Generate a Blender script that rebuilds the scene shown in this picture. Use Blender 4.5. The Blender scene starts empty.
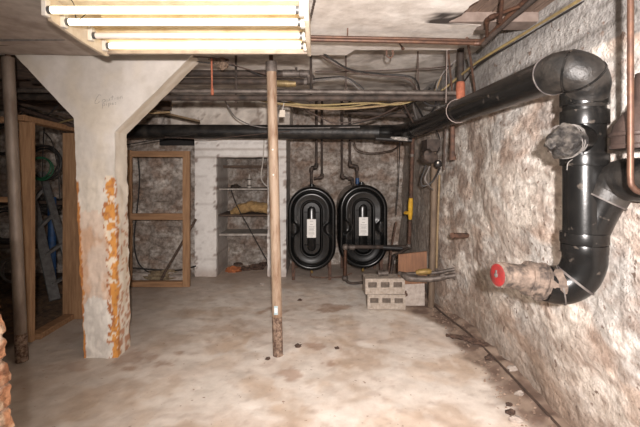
import bpy, math, random
from mathutils import Vector, Matrix, noise
random.seed(7)
SC = bpy.context.scene
COL = SC.collection
PI = math.pi
CX, HY, F, EH = 320.0, 172.0, 400.0, 1.45

def P(x, y, Y):
    """point of the room at distance Y seen at photo position x, y"""
    return Vector(((x - CX) / F * Y, Y, EH - (y - HY) / F * Y))

def fbm(x, y, z=0.0, o=4):
    return noise.fractal(Vector((x, y, z)), 0.9, 2.1, o, noise_basis='PERLIN_ORIGINAL')

def sstep(a, b, x):
    t = max(0.0, min(1.0, (x - a) / (b - a)))
    return t * t * (3 - 2 * t)

def mixc(a, b, t):
    return tuple(a[i] * (1 - t) + b[i] * t for i in range(3))

# ------------------------------------------------------------------ materials
MATS = {}
def mat(name, c1, c2=None, scale=12.0, rough=0.6, metal=0.0, bump=0.25, bscale=None, lo=0.35, hi=0.65,
        attr=False, coat=0.0, bdist=0.01, spots=None, spot_scale=30, spot_lo=0.62, spec=0.5, stretch=None, fine=0.25):
    if name in MATS: return MATS[name]
    m = bpy.data.materials.new(name); m.use_nodes = True
    nt = m.node_tree; N = nt.nodes; L = nt.links
    b = N['Principled BSDF']
    tc = N.new('ShaderNodeTexCoord')
    src = tc.outputs['Object']
    if stretch:
        mp = N.new('ShaderNodeMapping'); mp.inputs['Scale'].default_value = stretch
        L.new(src, mp.inputs['Vector']); src = mp.outputs['Vector']
    n = N.new('ShaderNodeTexNoise'); n.inputs['Scale'].default_value = scale
    n.inputs['Detail'].default_value = 8; n.inputs['Roughness'].default_value = 0.62
    L.new(src, n.inputs['Vector'])
    c2 = c2 or tuple(x * 0.8 for x in c1)
    r = N.new('ShaderNodeValToRGB'); L.new(n.outputs['Fac'], r.inputs['Fac'])
    r.color_ramp.elements[0].position = lo; r.color_ramp.elements[1].position = hi
    if attr:
        r.color_ramp.elements[0].color = (1 - fine * 1.6, 1 - fine * 1.75, 1 - fine * 1.9, 1)
        r.color_ramp.elements[1].color = (1 + fine * .5, 1 + fine * .5, 1 + fine * .5, 1)
        a = N.new('ShaderNodeAttribute'); a.attribute_name = 'Paint'
        mx = N.new('ShaderNodeMix'); mx.data_type = 'RGBA'; mx.blend_type = 'MULTIPLY'
        mx.inputs[0].default_value = 1.0
        L.new(a.outputs['Color'], mx.inputs[6]); L.new(r.outputs['Color'], mx.inputs[7])
        out = mx.outputs[2]
    else:
        r.color_ramp.elements[0].color = (*c2, 1); r.color_ramp.elements[1].color = (*c1, 1)
        out = r.outputs['Color']
    if spots:
        n3 = N.new('ShaderNodeTexNoise'); n3.inputs['Scale'].default_value = spot_scale; n3.inputs['Detail'].default_value = 6
        L.new(tc.outputs['Object'], n3.inputs['Vector'])
        r3 = N.new('ShaderNodeValToRGB'); r3.color_ramp.elements[0].position = spot_lo - .02; r3.color_ramp.elements[1].position = spot_lo + .03
        L.new(n3.outputs['Fac'], r3.inputs['Fac'])
        m3 = N.new('ShaderNodeMix'); m3.data_type = 'RGBA'
        L.new(r3.outputs['Color'], m3.inputs[0]); L.new(out, m3.inputs[6]); m3.inputs[7].default_value = (*spots, 1)
        out = m3.outputs[2]
    L.new(out, b.inputs['Base Color'])
    b.inputs['Roughness'].default_value = rough; b.inputs['Metallic'].default_value = metal
    b.inputs['Specular IOR Level'].default_value = spec
    if coat: b.inputs['Coat Weight'].default_value = coat
    if bump:
        n2 = N.new('ShaderNodeTexNoise'); n2.inputs['Scale'].default_value = bscale or scale * 3
        n2.inputs['Detail'].default_value = 8; n2.inputs['Roughness'].default_value = 0.65
        L.new(src, n2.inputs['Vector'])
        bp = N.new('ShaderNodeBump'); bp.inputs['Strength'].default_value = bump; bp.inputs['Distance'].default_value = bdist
        L.new(n2.outputs['Fac'], bp.inputs['Height']); L.new(bp.outputs['Normal'], b.inputs['Normal'])
    MATS[name] = m
    return m

def emis(name, col, s):
    m = bpy.data.materials.new(name); m.use_nodes = True
    b = m.node_tree.nodes['Principled BSDF']
    b.inputs['Base Color'].default_value = (.9, .9, .88, 1)
    b.inputs['Emission Color'].default_value = (*col, 1); b.inputs['Emission Strength'].default_value = s
    return m

M_abs = mat('black_plastic_pipe', (.010, .0095, .009), (.005, .005, .005), 9, .26, bump=.06, bscale=30, spec=.38, spots=(.06, .05, .042), spot_scale=22, spot_lo=.66)
M_absdust = mat('dusty_black_plastic', (.040, .034, .029), (.007, .007, .007), 9, .42, bump=.5, bscale=34, lo=.42, hi=.68)
M_gluerim = mat('pale_glue_rim', (.13, .115, .10), (.06, .05, .05), 30, .6, lo=.4, hi=.7)
M_mudpipe = mat('mud_caked_pipe', (.22, .165, .13), (.035, .026, .022), 24, .85, bump=.9, bscale=45, bdist=.012)
M_wrap = mat('crumpled_dirty_plastic', (.13, .115, .10), (.014, .012, .011), 30, .35, bump=1.0, bscale=40, bdist=.025, lo=.46, hi=.68)
M_red = mat('red_plastic_cap', (.25, .016, .016), (.13, .02, .018), 25, .5, bump=.3)
M_tank = mat('black_tank_plastic', (.008, .008, .008), (.005, .005, .005), 6, .24, spec=.4, bump=.03, bscale=25)
M_label = mat('white_tank_label', (.80, .79, .76), (.74, .73, .70), 8, .5, bump=0)
M_ink = mat('grey_print', (.12, .12, .12), None, 8, .6, bump=0)
M_rust = mat('rusty_iron', (.17, .09, .06), (.055, .035, .028), 20, .75, .2, bump=.4)
M_darkiron = mat('dark_iron_pipe', (.085, .06, .048), (.022, .017, .014), 14, .7, .2, bump=.4)
M_greypipe = mat('grey_galvanised_pipe', (.19, .16, .14), (.065, .052, .045), 14, .55, .35, bump=.3)
M_copper = mat('aged_copper', (.125, .063, .038), (.065, .035, .026), 16, .5, .45, bump=.15)
M_rustorange = mat('orange_rust_primer', (.46, .15, .08), (.25, .08, .045), 24, .8, bump=.3)
M_brass = mat('yellow_brass', (.36, .24, .07), (.2, .13, .05), 20, .5, .3, bump=.2)
M_post = mat('cream_rusty_post', (.36, .265, .19), (.18, .10, .055), 12, .6, bump=.25, bscale=60, lo=.36, hi=.56, stretch=(1.6, 1.6, .35))
M_postdark = mat('rust_scabbed_steel', (.32, .23, .17), (.07, .035, .024), 40, .8, .1, bump=.6, lo=.38, hi=.62)
M_leftpost = mat('grey_painted_steel', (.26, .21, .17), (.14, .10, .075), 12, .5, .1, bump=.2, stretch=(1, 1, .3))
M_wood = mat('brown_lumber', (.40, .235, .125), (.24, .13, .065), 6, .75, bump=.25, bscale=50, stretch=(6, 6, .6))
M_woodh = mat('brown_lumber_rail', (.37, .21, .11), (.22, .12, .06), 6, .75, bump=.25, bscale=50, stretch=(.6, 6, 6))
M_board = mat('reddish_plywood', (.25, .12, .06), (.16, .075, .04), 6, .7, bump=.2, stretch=(6, 3, .8))
M_darkwood = mat('dark_old_wood', (.13, .085, .06), (.055, .038, .03), 8, .85, bump=.5, stretch=(1, 6, 6))
M_lath = mat('old_grey_lath', (.24, .165, .125), (.12, .08, .06), 8, .85, bump=.5, stretch=(6, .8, 6))
M_block = mat('grey_concrete_block', (.47, .41, .355), (.30, .25, .205), 30, .95, bump=.5)
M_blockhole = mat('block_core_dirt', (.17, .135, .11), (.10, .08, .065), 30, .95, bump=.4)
M_black = mat('black_cable', (.028, .024, .022), (.014, .012, .012), 20, .55, bump=0)
M_brownc = mat('brown_cable', (.10, .065, .05), (.05, .035, .03), 20, .6, bump=0)
M_yellow = mat('yellow_cable', (.34, .26, .11), (.22, .16, .08), 20, .6, bump=0)
M_tan = mat('tan_cable', (.36, .26, .14), (.22, .15, .08), 20, .6, bump=0)
M_whitec = mat('off_white_cord', (.55, .52, .48), (.40, .36, .32), 20, .6, bump=0)
M_greypinkcord = mat('grey_pink_cord', (.30, .24, .22), (.2, .16, .14), 20, .7, bump=0)
M_greyc = mat('grey_cable', (.22, .20, .19), (.12, .11, .10), 20, .6, bump=0)
M_green = mat('green_hose', (.02, .13, .06), (.01, .07, .03), 20, .5, bump=0)
M_blue = mat('blue_plastic', (.02, .08, .22), (.015, .05, .13), 20, .5, bump=0)
M_foam = mat('ochre_insulation_foam', (.46, .30, .13), (.26, .16, .07), 22, .95, bump=.9, bdist=.02)
M_shelf = mat('pale_grey_shelf', (.48, .44, .40), (.28, .25, .22), 14, .7, bump=.2)
M_glass = mat('cloudy_bottle', (.50, .47, .43), (.38, .34, .30), 20, .25, bump=.1)
M_alum = mat('grey_aluminium', (.20, .20, .20), (.11, .11, .11), 20, .5, .4, bump=.1)
M_fix = mat('cream_enamel', (.70, .62, .50), (.58, .47, .34), 14, .45, bump=.1)
M_refl = mat('yellowed_reflector', (.80, .68, .46), (.62, .43, .22), 9, .5, bump=.05, lo=.3, hi=.6)
M_rim = mat('brown_fixture_edge', (.38, .31, .25), (.26, .20, .16), 16, .6, bump=.1)
M_tubeoff = mat('unlit_tube_glass', (.86, .80, .76), (.80, .72, .68), 6, .2, bump=0)
M_tube = emis('lit_tube', (1.0, .88, .60), 2.6)
M_cream = mat('tube_socket_white', (.75, .72, .66), (.66, .60, .52), 14, .4, bump=0)
M_dirt = mat('brown_rubble_dirt', (.15, .09, .065), (.05, .032, .025), 26, .95, bump=.9, bdist=.02)
M_stone = mat('pale_stone', (.52, .46, .41), (.36, .30, .26), 22, .9, bump=.5)
M_orangebrick = mat('orange_brick_rubble', (.50, .17, .06), (.28, .10, .05), 22, .95, bump=.6)
M_darkvoid = mat('dark_void_panel', (.012, .010, .010), (.006, .005, .005), 12, .7, bump=.2)
M_bell = mat('brown_cast_iron', (.075, .05, .042), (.04, .028, .024), 10, .5, .2, bump=.3)
M_tape = mat('white_tape', (.55, .52, .48), (.2, .18, .16), 40, .6, bump=.2, lo=.45, hi=.6)
M_blacktape = mat('black_pipe_wrap', (.02, .017, .016), (.01, .009, .009), 20, .5, bump=.2)
M_pencil = mat('pencil_line', (.26, .23, .21), None, 8, .8, bump=0)
# walls, floor: paint attribute
M_rwall = mat('flaking_rubble_plaster', (1, 1, 1), None, 26, .9, bump=1.0, bscale=22, attr=True, bdist=.035, lo=.34, hi=.60, fine=.15, stretch=(1, .75, 1), spots=(.20, .145, .115), spot_scale=22, spot_lo=.665)
M_bwall = mat('old_stone_wall', (1, 1, 1), None, 20, .92, bump=.8, bscale=36, attr=True, bdist=.018, lo=.36, hi=.62, fine=.30)
M_floor = mat('worn_cement_floor', (1, 1, 1), None, 7, .85, bump=.4, bscale=20, attr=True, bdist=.008, lo=.34, hi=.6, fine=.08, spots=(.36, .25, .19), spot_scale=30, spot_lo=.70)
M_ceil = mat('limewashed_ceiling', (1, 1, 1), None, 7, .9, bump=.4, bscale=16, attr=True, bdist=.01, lo=.34, hi=.64, fine=.16)
M_col = mat('peeling_column_paint', (1, 1, 1), None, 16, .7, bump=.25, bscale=30, attr=True, bdist=.006, lo=.3, hi=.6, fine=.05)
M_white = mat('whitewashed_brick', (1, 1, 1), None, 24, .85, bump=.4, bscale=34, attr=True, bdist=.010, lo=.25, hi=.55, fine=.06)
M_pier = mat('orange_brick_face', (1, 1, 1), None, 30, .95, bump=.9, bscale=40, attr=True, bdist=.02, lo=.36, hi=.6, fine=.3)

# ------------------------------------------------------------------ mesh building
ORG = {}
class G:
    def __init__(s): s.v = []; s.f = []; s.mi = []
    def quad(s, *i): s.f.append(tuple(i))
    def box(s, a, b):
        x0, y0, z0 = a; x1, y1, z1 = b; n = len(s.v)
        s.v += [Vector(p) for p in ((x0,y0,z0),(x1,y0,z0),(x1,y1,z0),(x0,y1,z0),(x0,y0,z1),(x1,y0,z1),(x1,y1,z1),(x0,y1,z1))]
        s.f += [tuple(n+i for i in q) for q in ((0,3,2,1),(4,5,6,7),(0,1,5,4),(1,2,6,5),(2,3,7,6),(3,0,4,7))]
        return s
    def bar(s, p, q, w, d, up=Vector((0,0,1)), ends=None):
        """rectangular bar from p to q, width w across, depth d"""
        p = Vector(p); q = Vector(q); t = (q-p).normalized()
        a = t.cross(up)
        if a.length < 1e-4: a = t.cross(Vector((0,1,0)))
        a.normalize(); b = a.cross(t).normalized(); n = len(s.v)
        for c in (p, q):
            for i, j in ((-1,-1),(1,-1),(1,1),(-1,1)): s.v.append(c + a*i*w/2 + b*j*d/2)
        s.f += [tuple(n+i for i in k) for k in ((0,1,2,3),(7,6,5,4),(0,4,5,1),(1,5,6,2),(2,6,7,3),(3,7,4,0))]
        return s
    def tube(s, pts, r, n=12, cap=True, smooth=0, jit=0.0):
        pts = [Vector(p) for p in pts]
        rs = list(r) if hasattr(r, '__len__') else [r]*len(pts)
        if smooth: pts, rs = catmull(pts, rs, smooth)
        t0 = (pts[1]-pts[0]).normalized()
        u = t0.cross(Vector((0,0,1)))
        if u.length < .1: u = t0.cross(Vector((0,1,0)))
        u.normalize(); base = len(s.v); prev = t0
        for i, p in enumerate(pts):
            if i == 0: t = t0
            elif i == len(pts)-1: t = (pts[i]-pts[i-1]).normalized()
            else:
                t = ((pts[i+1]-p).normalized() + (p-pts[i-1]).normalized())
                t = t.normalized() if t.length > 1e-6 else prev
            q = prev.rotation_difference(t); u = q @ u; u = (u - t*u.dot(t)).normalized(); w = t.cross(u); prev = t
            for k in range(n):
                a = 2*PI*k/n
                rr = rs[i]
                if jit:
                    dd = u*math.cos(a)+w*math.sin(a)
                    rr *= 1 + jit*fbm(*( (p+dd*rs[i])*14 ))
                s.v.append(p + (u*math.cos(a)+w*math.sin(a))*rr)
        for i in range(len(pts)-1):
            for k in range(n):
                a = base+i*n+k; b = base+i*n+(k+1)%n
                s.f.append((a, b, b+n, a+n))
        if cap:
            s.f.append(tuple(base+n-1-k for k in range(n))); e = base+(len(pts)-1)*n
            s.f.append(tuple(e+k for k in range(n)))
        return s
    def lathe(s, p, axis, prof, n=20, jit=0):
        """prof: (distance along the axis, radius)"""
        p = Vector(p); t = Vector(axis).normalized(); u = t.cross(Vector((0,0,1)))
        if u.length < .1: u = t.cross(Vector((0,1,0)))
        u.normalize(); w = t.cross(u); base = len(s.v)
        for h, r in prof:
            for k in range(n):
                a = 2*PI*k/n; d = u*math.cos(a)+w*math.sin(a); c = p + t*h + d*r
                if jit: c += d*jit*fbm(*(c*18)) + t*jit*.5*fbm(*(c*22+Vector((9,0,0))))
                s.v.append(c)
        for i in range(len(prof)-1):
            for k in range(n):
                a = base+i*n+k; b = base+i*n+(k+1)%n; s.f.append((a, b, b+n, a+n))
        s.f.append(tuple(base+n-1-k for k in range(n))); e = base+(len(prof)-1)*n
        s.f.append(tuple(e+k for k in range(n)))
        return s
    def blob(s, c, r, seed=0, amp=.3, n=12, m=8, fr=1.6):
        c = Vector(c); base = len(s.v); r = Vector(r)
        for i in range(m+1):
            th = PI*i/m
            for k in range(n):
                a = 2*PI*k/n; d = Vector((math.sin(th)*math.cos(a), math.sin(th)*math.sin(a), math.cos(th)))
                f = 1 + amp*fbm(d.x*fr+seed*3.7, d.y*fr+seed, d.z*fr-seed)
                s.v.append(c + Vector((d.x*r.x, d.y*r.y, d.z*r.z))*f)
        for i in range(m):
            for k in range(n):
                a = base+i*n+k; b = base+i*n+(k+1)%n; s.f.append((a, a+n, b+n, b))
        return s
    def prism(s, poly, a, b, axis='y'):
        """poly of (x,z) extruded from y=a to y=b"""
        n = len(poly); base = len(s.v)
        for t in (a, b):
            for x, z in poly:
                s.v.append(Vector((x, t, z)) if axis == 'y' else (Vector((t, x, z)) if axis == 'x' else Vector((x, z, t))))
        s.f.append(tuple(base+i for i in range(n))); s.f.append(tuple(base+n+n-1-i for i in range(n)))
        for i in range(n):
            j = (i+1) % n; s.f.append((base+i, base+n+i, base+n+j, base+j))
        return s

def catmull(pts, rs, k):
    if len(pts) < 3:
        o = []; r = []
        for i in range(k+1):
            t = i/k; o.append(pts[0].lerp(pts[1], t)); r.append(rs[0]*(1-t)+rs[1]*t)
        return o, r
    P_ = [pts[0]*2-pts[1]] + pts + [pts[-1]*2-pts[-2]]
    out = []; ro = []
    for i in range(1, len(P_)-2):
        a, b, c, d = P_[i-1], P_[i], P_[i+1], P_[i+2]
        for j in range(k):
            t = j/k
            out.append(.5*((2*b)+(c-a)*t+(2*a-5*b+4*c-d)*t*t+(3*b-a-3*c+d)*t**3))
            ro.append(rs[i-1]*(1-t)+rs[i]*t)
    out.append(pts[-1]); ro.append(rs[-1])
    return out, ro

def obj(name, g, m, parent=None, smooth=True, paint=None, bevel=0, label=None, origin=None):
    me = bpy.data.meshes.new(name)
    if parent is not None: o0 = ORG[parent.name]
    else:
        if origin is None:
            xs = [v.x for v in g.v]; ys = [v.y for v in g.v]; zs = [v.z for v in g.v]
            origin = Vector(((min(xs)+max(xs))/2, (min(ys)+max(ys))/2, min(zs)))
        o0 = Vector(origin)
    me.from_pydata([tuple(v-o0) for v in g.v], [], g.f)
    me.update()
    if paint:
        ca = me.color_attributes.new('Paint', 'FLOAT_COLOR', 'POINT')
        flat = []
        for v in g.v:
            c = paint(v); flat += [c[0], c[1], c[2], 1.0]
        ca.data.foreach_set('color', flat)
    me.materials.append(m)
    if smooth:
        me.polygons.foreach_set('use_smooth', [True]*len(me.polygons))
        try: me.set_sharp_from_angle(angle=math.radians(38))
        except Exception: pass
    o = bpy.data.objects.new(name, me); COL.objects.link(o)
    if parent is not None: o.parent = parent
    else: o.location = o0
    ORG[o.name] = o0
    if bevel:
        b = o.modifiers.new('bevel', 'BEVEL'); b.width = bevel; b.segments = 2; b.limit_method = 'ANGLE'
    if label: o['label'] = label
    return o

def tag(o, label, cat, group=None):
    o['label'] = label; o['category'] = cat; o['kind'] = 'thing'
    if group: o['group'] = group
    return o

def thing(name, label, cat, loc, group=None):
    o = bpy.data.objects.new(name, None); COL.objects.link(o); o.empty_display_size = .1
    o.location = Vector(loc); ORG[o.name] = Vector(loc)
    return tag(o, label, cat, group)

def struct(name, g, m, **k):
    o = obj(name, g, m, **k); o['kind'] = 'structure'; return o

def grid(nu, nv, fn):
    g = G()
    for j in range(nv+1):
        for i in range(nu+1): g.v.append(Vector(fn(i/nu, j/nv)))
    w = nu+1
    for j in range(nv):
        for i in range(nu): g.f.append((j*w+i, j*w+i+1, (j+1)*w+i+1, (j+1)*w+i))
    return g

def stones(a, b, s=1.0):
    d, p = noise.voronoi(Vector((a*s, b*s, 0)))
    return sstep(.0, .35, d[1]-d[0])

# ------------------------------------------------------------------ room shell
Z1, Z2 = 2.35, 2.50
BY, BYL = 6.35, 5.78

def rwx(Y, Z):
    x = 1.335 - .03*sstep(3.6, 5.0, Y) - .045*sstep(.9, 1.25, Z)*(1-sstep(2.9, 3.5, Y))
    x += .085*(1-sstep(.0, 1.1, Z))*(1-sstep(3.6, 4.4, Y)) - .05*sstep(4.0, 4.6, Y)*(1-sstep(.2, 1.0, Z))
    smooth_band = sstep(2.0, 2.12, Z)
    d = .035*fbm(Y*.9, Z*1.0, 3) + .014*fbm(Y*3.2, Z*3.6, 7) + .007*fbm(Y*11, Z*11, 1)
    return x - d*(1-.9*smooth_band) + .02*smooth_band

def floor_z(x, y):
    z = .010*fbm(x*1.5, y*1.5, 5) + .004*fbm(x*7, y*7, 2)
    z += .025*sstep(1.15, 1.42, x)*(1+.8*fbm(x*6, y*6, 9))
    return z - .004

def rw_fn(u, v):
    Y = -.6 + u*(BY+.2+.6); Z = -.05 + v*(Z2+.08)
    return (rwx(Y, Z), Y, Z)
def rw_paint(v):
    Y, Z = v.y, v.z
    if Z > 2.03 + .03*fbm(Y*3, 0, 0):
        c = mixc((.29, .275, .262), (.43, .41, .39), sstep(-.3, .4, fbm(Y*1.2, Z*8, 2)))
        k = (Z*9.0 + .05*fbm(Y*2, 0)) % 1.0
        if k < .12: c = mixc(c, (.16, .145, .13), .7)
        return c
    light = (.76, .70, .635); brown = (.30, .215, .17); grey = (.53, .515, .495); pink = (.58, .45, .37); white = (.86, .82, .77)
    a = fbm(Y*1.3, Z*1.6, 11)
    Y0 = Y; Y = Y*.5
    c = mixc(light, pink, sstep(.02, .35, fbm(Y*3.2, Z*2.6, 21))*.8)
    c = mixc(c, grey, sstep(.05, .3, fbm(Y*2.5, Z*1.9, 31))*.8)
    c = mixc(c, white, sstep(.05, .35, fbm(Y*5.1, Z*4.2, 41))*.8)
    far = sstep(2.7, 3.9, v.y)
    c = mixc(c, brown, sstep(.08, .35, fbm(Y*4.4, Z*3.6, 51) + far*.12)*(.4+.35*far))
    c = mixc(c, brown, sstep(.16, .24, fbm(Y*14, Z*12, 61) )*.5)
    # thin cracks
    cr = abs(fbm(Y*1.6, Z*2.0, 71, 3))
    c = mixc(c, (.20, .16, .13), (1-sstep(.0, .018, cr))*.5)
    c = mixc(c, (.33, .24, .18), (1-sstep(.05, .62, Z + .25*fbm(Y*3, Z*2, 5)))*.75)
    if Y0 > 4.3: c = mixc(c, (.33, .28, .24), sstep(4.3, 4.9, Y0)*.8)
    return c
struct('wall_right', grid(420, 150, rw_fn), M_rwall, paint=rw_paint)

def fl_fn(u, v):
    x = -4.9 + u*6.5; y = -.6 + v*(BY+.3+.6)
    return (x, y, floor_z(x, y))
def fl_paint(v):
    x, y = v.x, v.y
    c = mixc((.70, .605, .53), (.79, .72, .65), sstep(-.3, .3, fbm(x*1.0, y*1.6, 3)))
    c = mixc(c, (.86, .80, .735), sstep(.08, .4, fbm(x*2.0+y*.6, y*2.6, 13))*.6)
    c = mixc(c, (.50, .37, .27), sstep(.10, .42, fbm(x*1.8, y*1.8, 23))*.6)
    c = mixc(c, (.60, .44, .31), sstep(.05, .4, fbm(x*3.3, y*3.3, 33))*.35)
    s = fbm(x*9, y*12, 43)
    c = mixc(c, (.42, .31, .25), sstep(.34, .5, s)*.3)
    c = mixc(c, (.86, .79, .72), sstep(.1, .3, fbm(x*10+y*3, y*5, 55))*.3)
    # earth beside the right wall
    e = x - (1.12 - .01*(y-2) - .2*sstep(3.6, 4.3, y)) + .10*fbm(x*2, y*2, 63) + .05*fbm(x*9, y*9, 64)
    c = mixc(c, mixc((.19, .13, .10), (.33, .25, .195), sstep(-.2, .3, fbm(x*7, y*7, 73))), sstep(-.03, .12, e))
    # dirt near the back wall and tanks
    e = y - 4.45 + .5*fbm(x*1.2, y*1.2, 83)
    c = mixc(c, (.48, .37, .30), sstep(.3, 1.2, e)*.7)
    # wet brown patches around posts and column foot
    for px, py, r in ((-.2, 2.9, .12), (.0, 3.3, .13), (.1, 3.05, .07), (-1.40, 3.10, .24), (-1.9, 3.0, .15), (.15, 4.3, .2), (-.5, 4.2, .15)):
        d = math.hypot(x-px, (y-py)*1.5)/r + 1.3*fbm(x*7, y*7, 93)
        c = mixc(c, (.38, .22, .14), (1-sstep(.5, 1.1, d))*.6)
    # left floor greyer and darker
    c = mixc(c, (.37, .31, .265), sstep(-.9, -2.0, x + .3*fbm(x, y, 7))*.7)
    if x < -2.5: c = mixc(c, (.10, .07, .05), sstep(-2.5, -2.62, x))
    return c
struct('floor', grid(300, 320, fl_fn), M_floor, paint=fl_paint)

def bw_disp(X, Z):
    return .035*stones(X*1.0, Z*1.7, 3.4) + .02*fbm(X*3, Z*3, 5)
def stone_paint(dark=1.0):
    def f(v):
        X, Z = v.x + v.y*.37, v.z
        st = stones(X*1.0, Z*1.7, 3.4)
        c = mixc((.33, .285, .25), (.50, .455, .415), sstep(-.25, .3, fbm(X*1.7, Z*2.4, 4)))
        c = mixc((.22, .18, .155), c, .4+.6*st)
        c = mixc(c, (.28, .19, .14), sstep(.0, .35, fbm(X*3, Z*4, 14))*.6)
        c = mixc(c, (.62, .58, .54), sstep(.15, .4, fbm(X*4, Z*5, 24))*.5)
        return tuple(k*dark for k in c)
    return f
def bw_fn(x0, x1, Y, z0=-.05, z1=Z2+.05):
    return lambda u, v: ((x0+u*(x1-x0)), Y - bw_disp(x0+u*(x1-x0), z0+v*(z1-z0)), z0+v*(z1-z0))
def back_parts():
    """the back wall: deep part behind the tanks, nearer part on the left, the joining returns"""
    g = grid(90, 100, bw_fn(-.50, 1.45, BY))
    h = grid(150, 100, bw_fn(-4.9, -1.60, BYL))
    n = len(g.v); g.v += h.v; g.f += [tuple(i+n for i in f) for f in h.f]
    return g
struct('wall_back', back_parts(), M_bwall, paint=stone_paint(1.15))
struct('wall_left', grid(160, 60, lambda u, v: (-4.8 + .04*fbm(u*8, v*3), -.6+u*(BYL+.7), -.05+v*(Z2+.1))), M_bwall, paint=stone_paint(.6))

# chimney breast, whitewashed, with an open recess
def cb_paint(v):
    X, Z = v.x, v.z
    c = mixc((.72, .69, .66), (.80, .775, .745), sstep(-.2, .3, fbm(X*3, Z*3, v.y*3)))
    brick = (Z*13) % 1.0
    if brick < .10: c = mixc(c, (.42, .37, .34), .35)
    for zz in (1.655, 1.765):
        if abs(Z-zz) < .012: c = mixc(c, (.30, .23, .19), .55)
    for xx in (XL0, XL1, XR0, XR1):
        if abs(X-xx) < .03 and fbm(X*9, Z*16, 5) > .30: c = mixc(c, (.24, .17, .14), .8)
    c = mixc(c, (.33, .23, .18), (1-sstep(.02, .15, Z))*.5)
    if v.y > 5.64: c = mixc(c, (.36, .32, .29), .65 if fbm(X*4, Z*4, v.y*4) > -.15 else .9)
    return c
CY = 5.56
def dense_box(x0, x1, y0, y1, z0, z1, s=.03, amp=.006):
    """box faces as displaced grids"""
    g = G()
    def face(fn, nu, nv):
        h = grid(max(1, nu), max(1, nv), fn); n = len(g.v); g.v += h.v; g.f += [tuple(i+n for i in f) for f in h.f]
    def D(p):
        p = Vector(p); return p + Vector((fbm(*(p*9)), fbm(*(p*9+Vector((5,5,5)))), fbm(*(p*9+Vector((9,2,7))))))*amp
    nx, ny, nz = int((x1-x0)/s)+1, int((y1-y0)/s)+1, int((z1-z0)/s)+1
    face(lambda u, v: D((x0+u*(x1-x0), y0, z0+v*(z1-z0))), nx, nz)
    face(lambda u, v: D((x1, y0+u*(y1-y0), z0+v*(z1-z0))), ny, nz)
    face(lambda u, v: D((x0, y1-u*(y1-y0), z0+v*(z1-z0))), ny, nz)
    face(lambda u, v: D((x1-u*(x1-x0), y1, z0+v*(z1-z0))), nx, nz)
    face(lambda u, v: D((x0+u*(x1-x0), y0+v*(y1-y0), z1)), nx, ny)
    face(lambda u, v: D((x0+u*(x1-x0), y1-v*(y1-y0), z0)), nx, ny)
    return g
XL0, XL1, XR0, XR1 = -1.74, -1.44, -.73, -.47
ZL0, ZL1 = 1.655, 1.93
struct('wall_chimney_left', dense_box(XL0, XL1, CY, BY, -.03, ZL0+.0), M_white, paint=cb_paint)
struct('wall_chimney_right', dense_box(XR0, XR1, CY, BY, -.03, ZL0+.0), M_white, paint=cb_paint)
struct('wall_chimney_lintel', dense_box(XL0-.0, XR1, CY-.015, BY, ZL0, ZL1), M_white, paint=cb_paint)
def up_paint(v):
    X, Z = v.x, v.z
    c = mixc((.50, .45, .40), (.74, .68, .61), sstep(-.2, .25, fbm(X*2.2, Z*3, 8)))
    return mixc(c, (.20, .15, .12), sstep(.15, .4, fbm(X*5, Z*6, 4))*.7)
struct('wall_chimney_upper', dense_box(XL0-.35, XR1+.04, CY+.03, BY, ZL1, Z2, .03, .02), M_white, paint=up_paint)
struct('wall_recess_back', grid(50, 70, lambda u, v: (XL1-.1+u*(XR0-XL1+.2), BY-.09-bw_disp(u*1.2+3, v*1.8), -.05+v*1.75)), M_bwall, paint=stone_paint(.9))

# ceilings
PEX = .84
def cl_edge(X):
    return 3.08 if X < .33 else 2.95
def c1_paint(v):
    x, y = v.x, v.y
    c = mixc((.60, .555, .51), (.72, .68, .635), sstep(-.25, .3, fbm(x*1.3, y*1.3, 2)))
    c = mixc(c, (.72, .69, .65), sstep(.1, .35, fbm(x*3, y*3, 12))*.5)
    d = math.hypot((x-.76)/.14, (y-2.36)/.13) + .9*fbm(x*9, y*9, 6)
    c = mixc(c, (.045, .035, .03), 1-sstep(.6, 1.0, d))
    c = mixc(c, (.36, .29, .25), sstep(-1.2, -1.9, x)*.8)  # dimmer light at the left end put into the ceiling colour
    return c
def ceil_front():
    g = G()
    xs = [-4.9+i*.05 for i in range(int((PEX+4.9)/.05)+1)]
    poly = []
    n = 0
    ys = [-.6+i*.05 for i in range(75)]
    def ex(y):  # ragged right edge of the plaster
        return (.99 + .03*fbm(y*7, 3, 1) if y > 2.42 else .80+.16*(max(0, (2.25-y))) + .05*fbm(y*9, 1, 1)) if y > 1.0 else 1.45
    nu, nv = 150, 100
    def fn(u, v, z):
        e = cl_edge(-4.9 + u*6.0)
        y = -.6 + v*(e+.6)
        x = -4.9 + u*(ex(y)+4.9)
        if v > .985: y += .02*fbm(x*6, 3, 2)
        return (x, y, z + .006*fbm(x*2, y*2, 4))
    g = grid(nu, nv, lambda u, v: fn(u, 1-v, Z1))
    h = grid(nu, nv, lambda u, v: fn(u, v, Z1+.05))
    k = len(g.v); g.v += h.v; g.f += [tuple(i+k for i in f) for f in h.f]
    w = nu+1
    for j in range(nv):   # right edge closing
        a = j*w+nu; b = (j+1)*w+nu; c = k+(nv-j)*w+nu; d = k+(nv-j-1)*w+nu
        g.f.append((a, b, d, c))
    for i in range(nu):   # far edge closing (v=0 of the lower sheet)
        g.f.append((i, i+1, k+nv*w+i+1, k+nv*w+i))
    return g
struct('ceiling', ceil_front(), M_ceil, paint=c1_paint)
def c2_paint(v):
    x, y = v.x, v.y
    c = mixc((.62, .575, .53), (.82, .775, .725), sstep(-.25, .25, fbm(x*1.6, y*2.4, 2)))
    c = mixc(c, (.24, .19, .16), sstep(.1, .4, fbm(x*3, y*4, 9))*.6)
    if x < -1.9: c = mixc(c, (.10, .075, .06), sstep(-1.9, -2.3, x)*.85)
    return c
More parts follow.
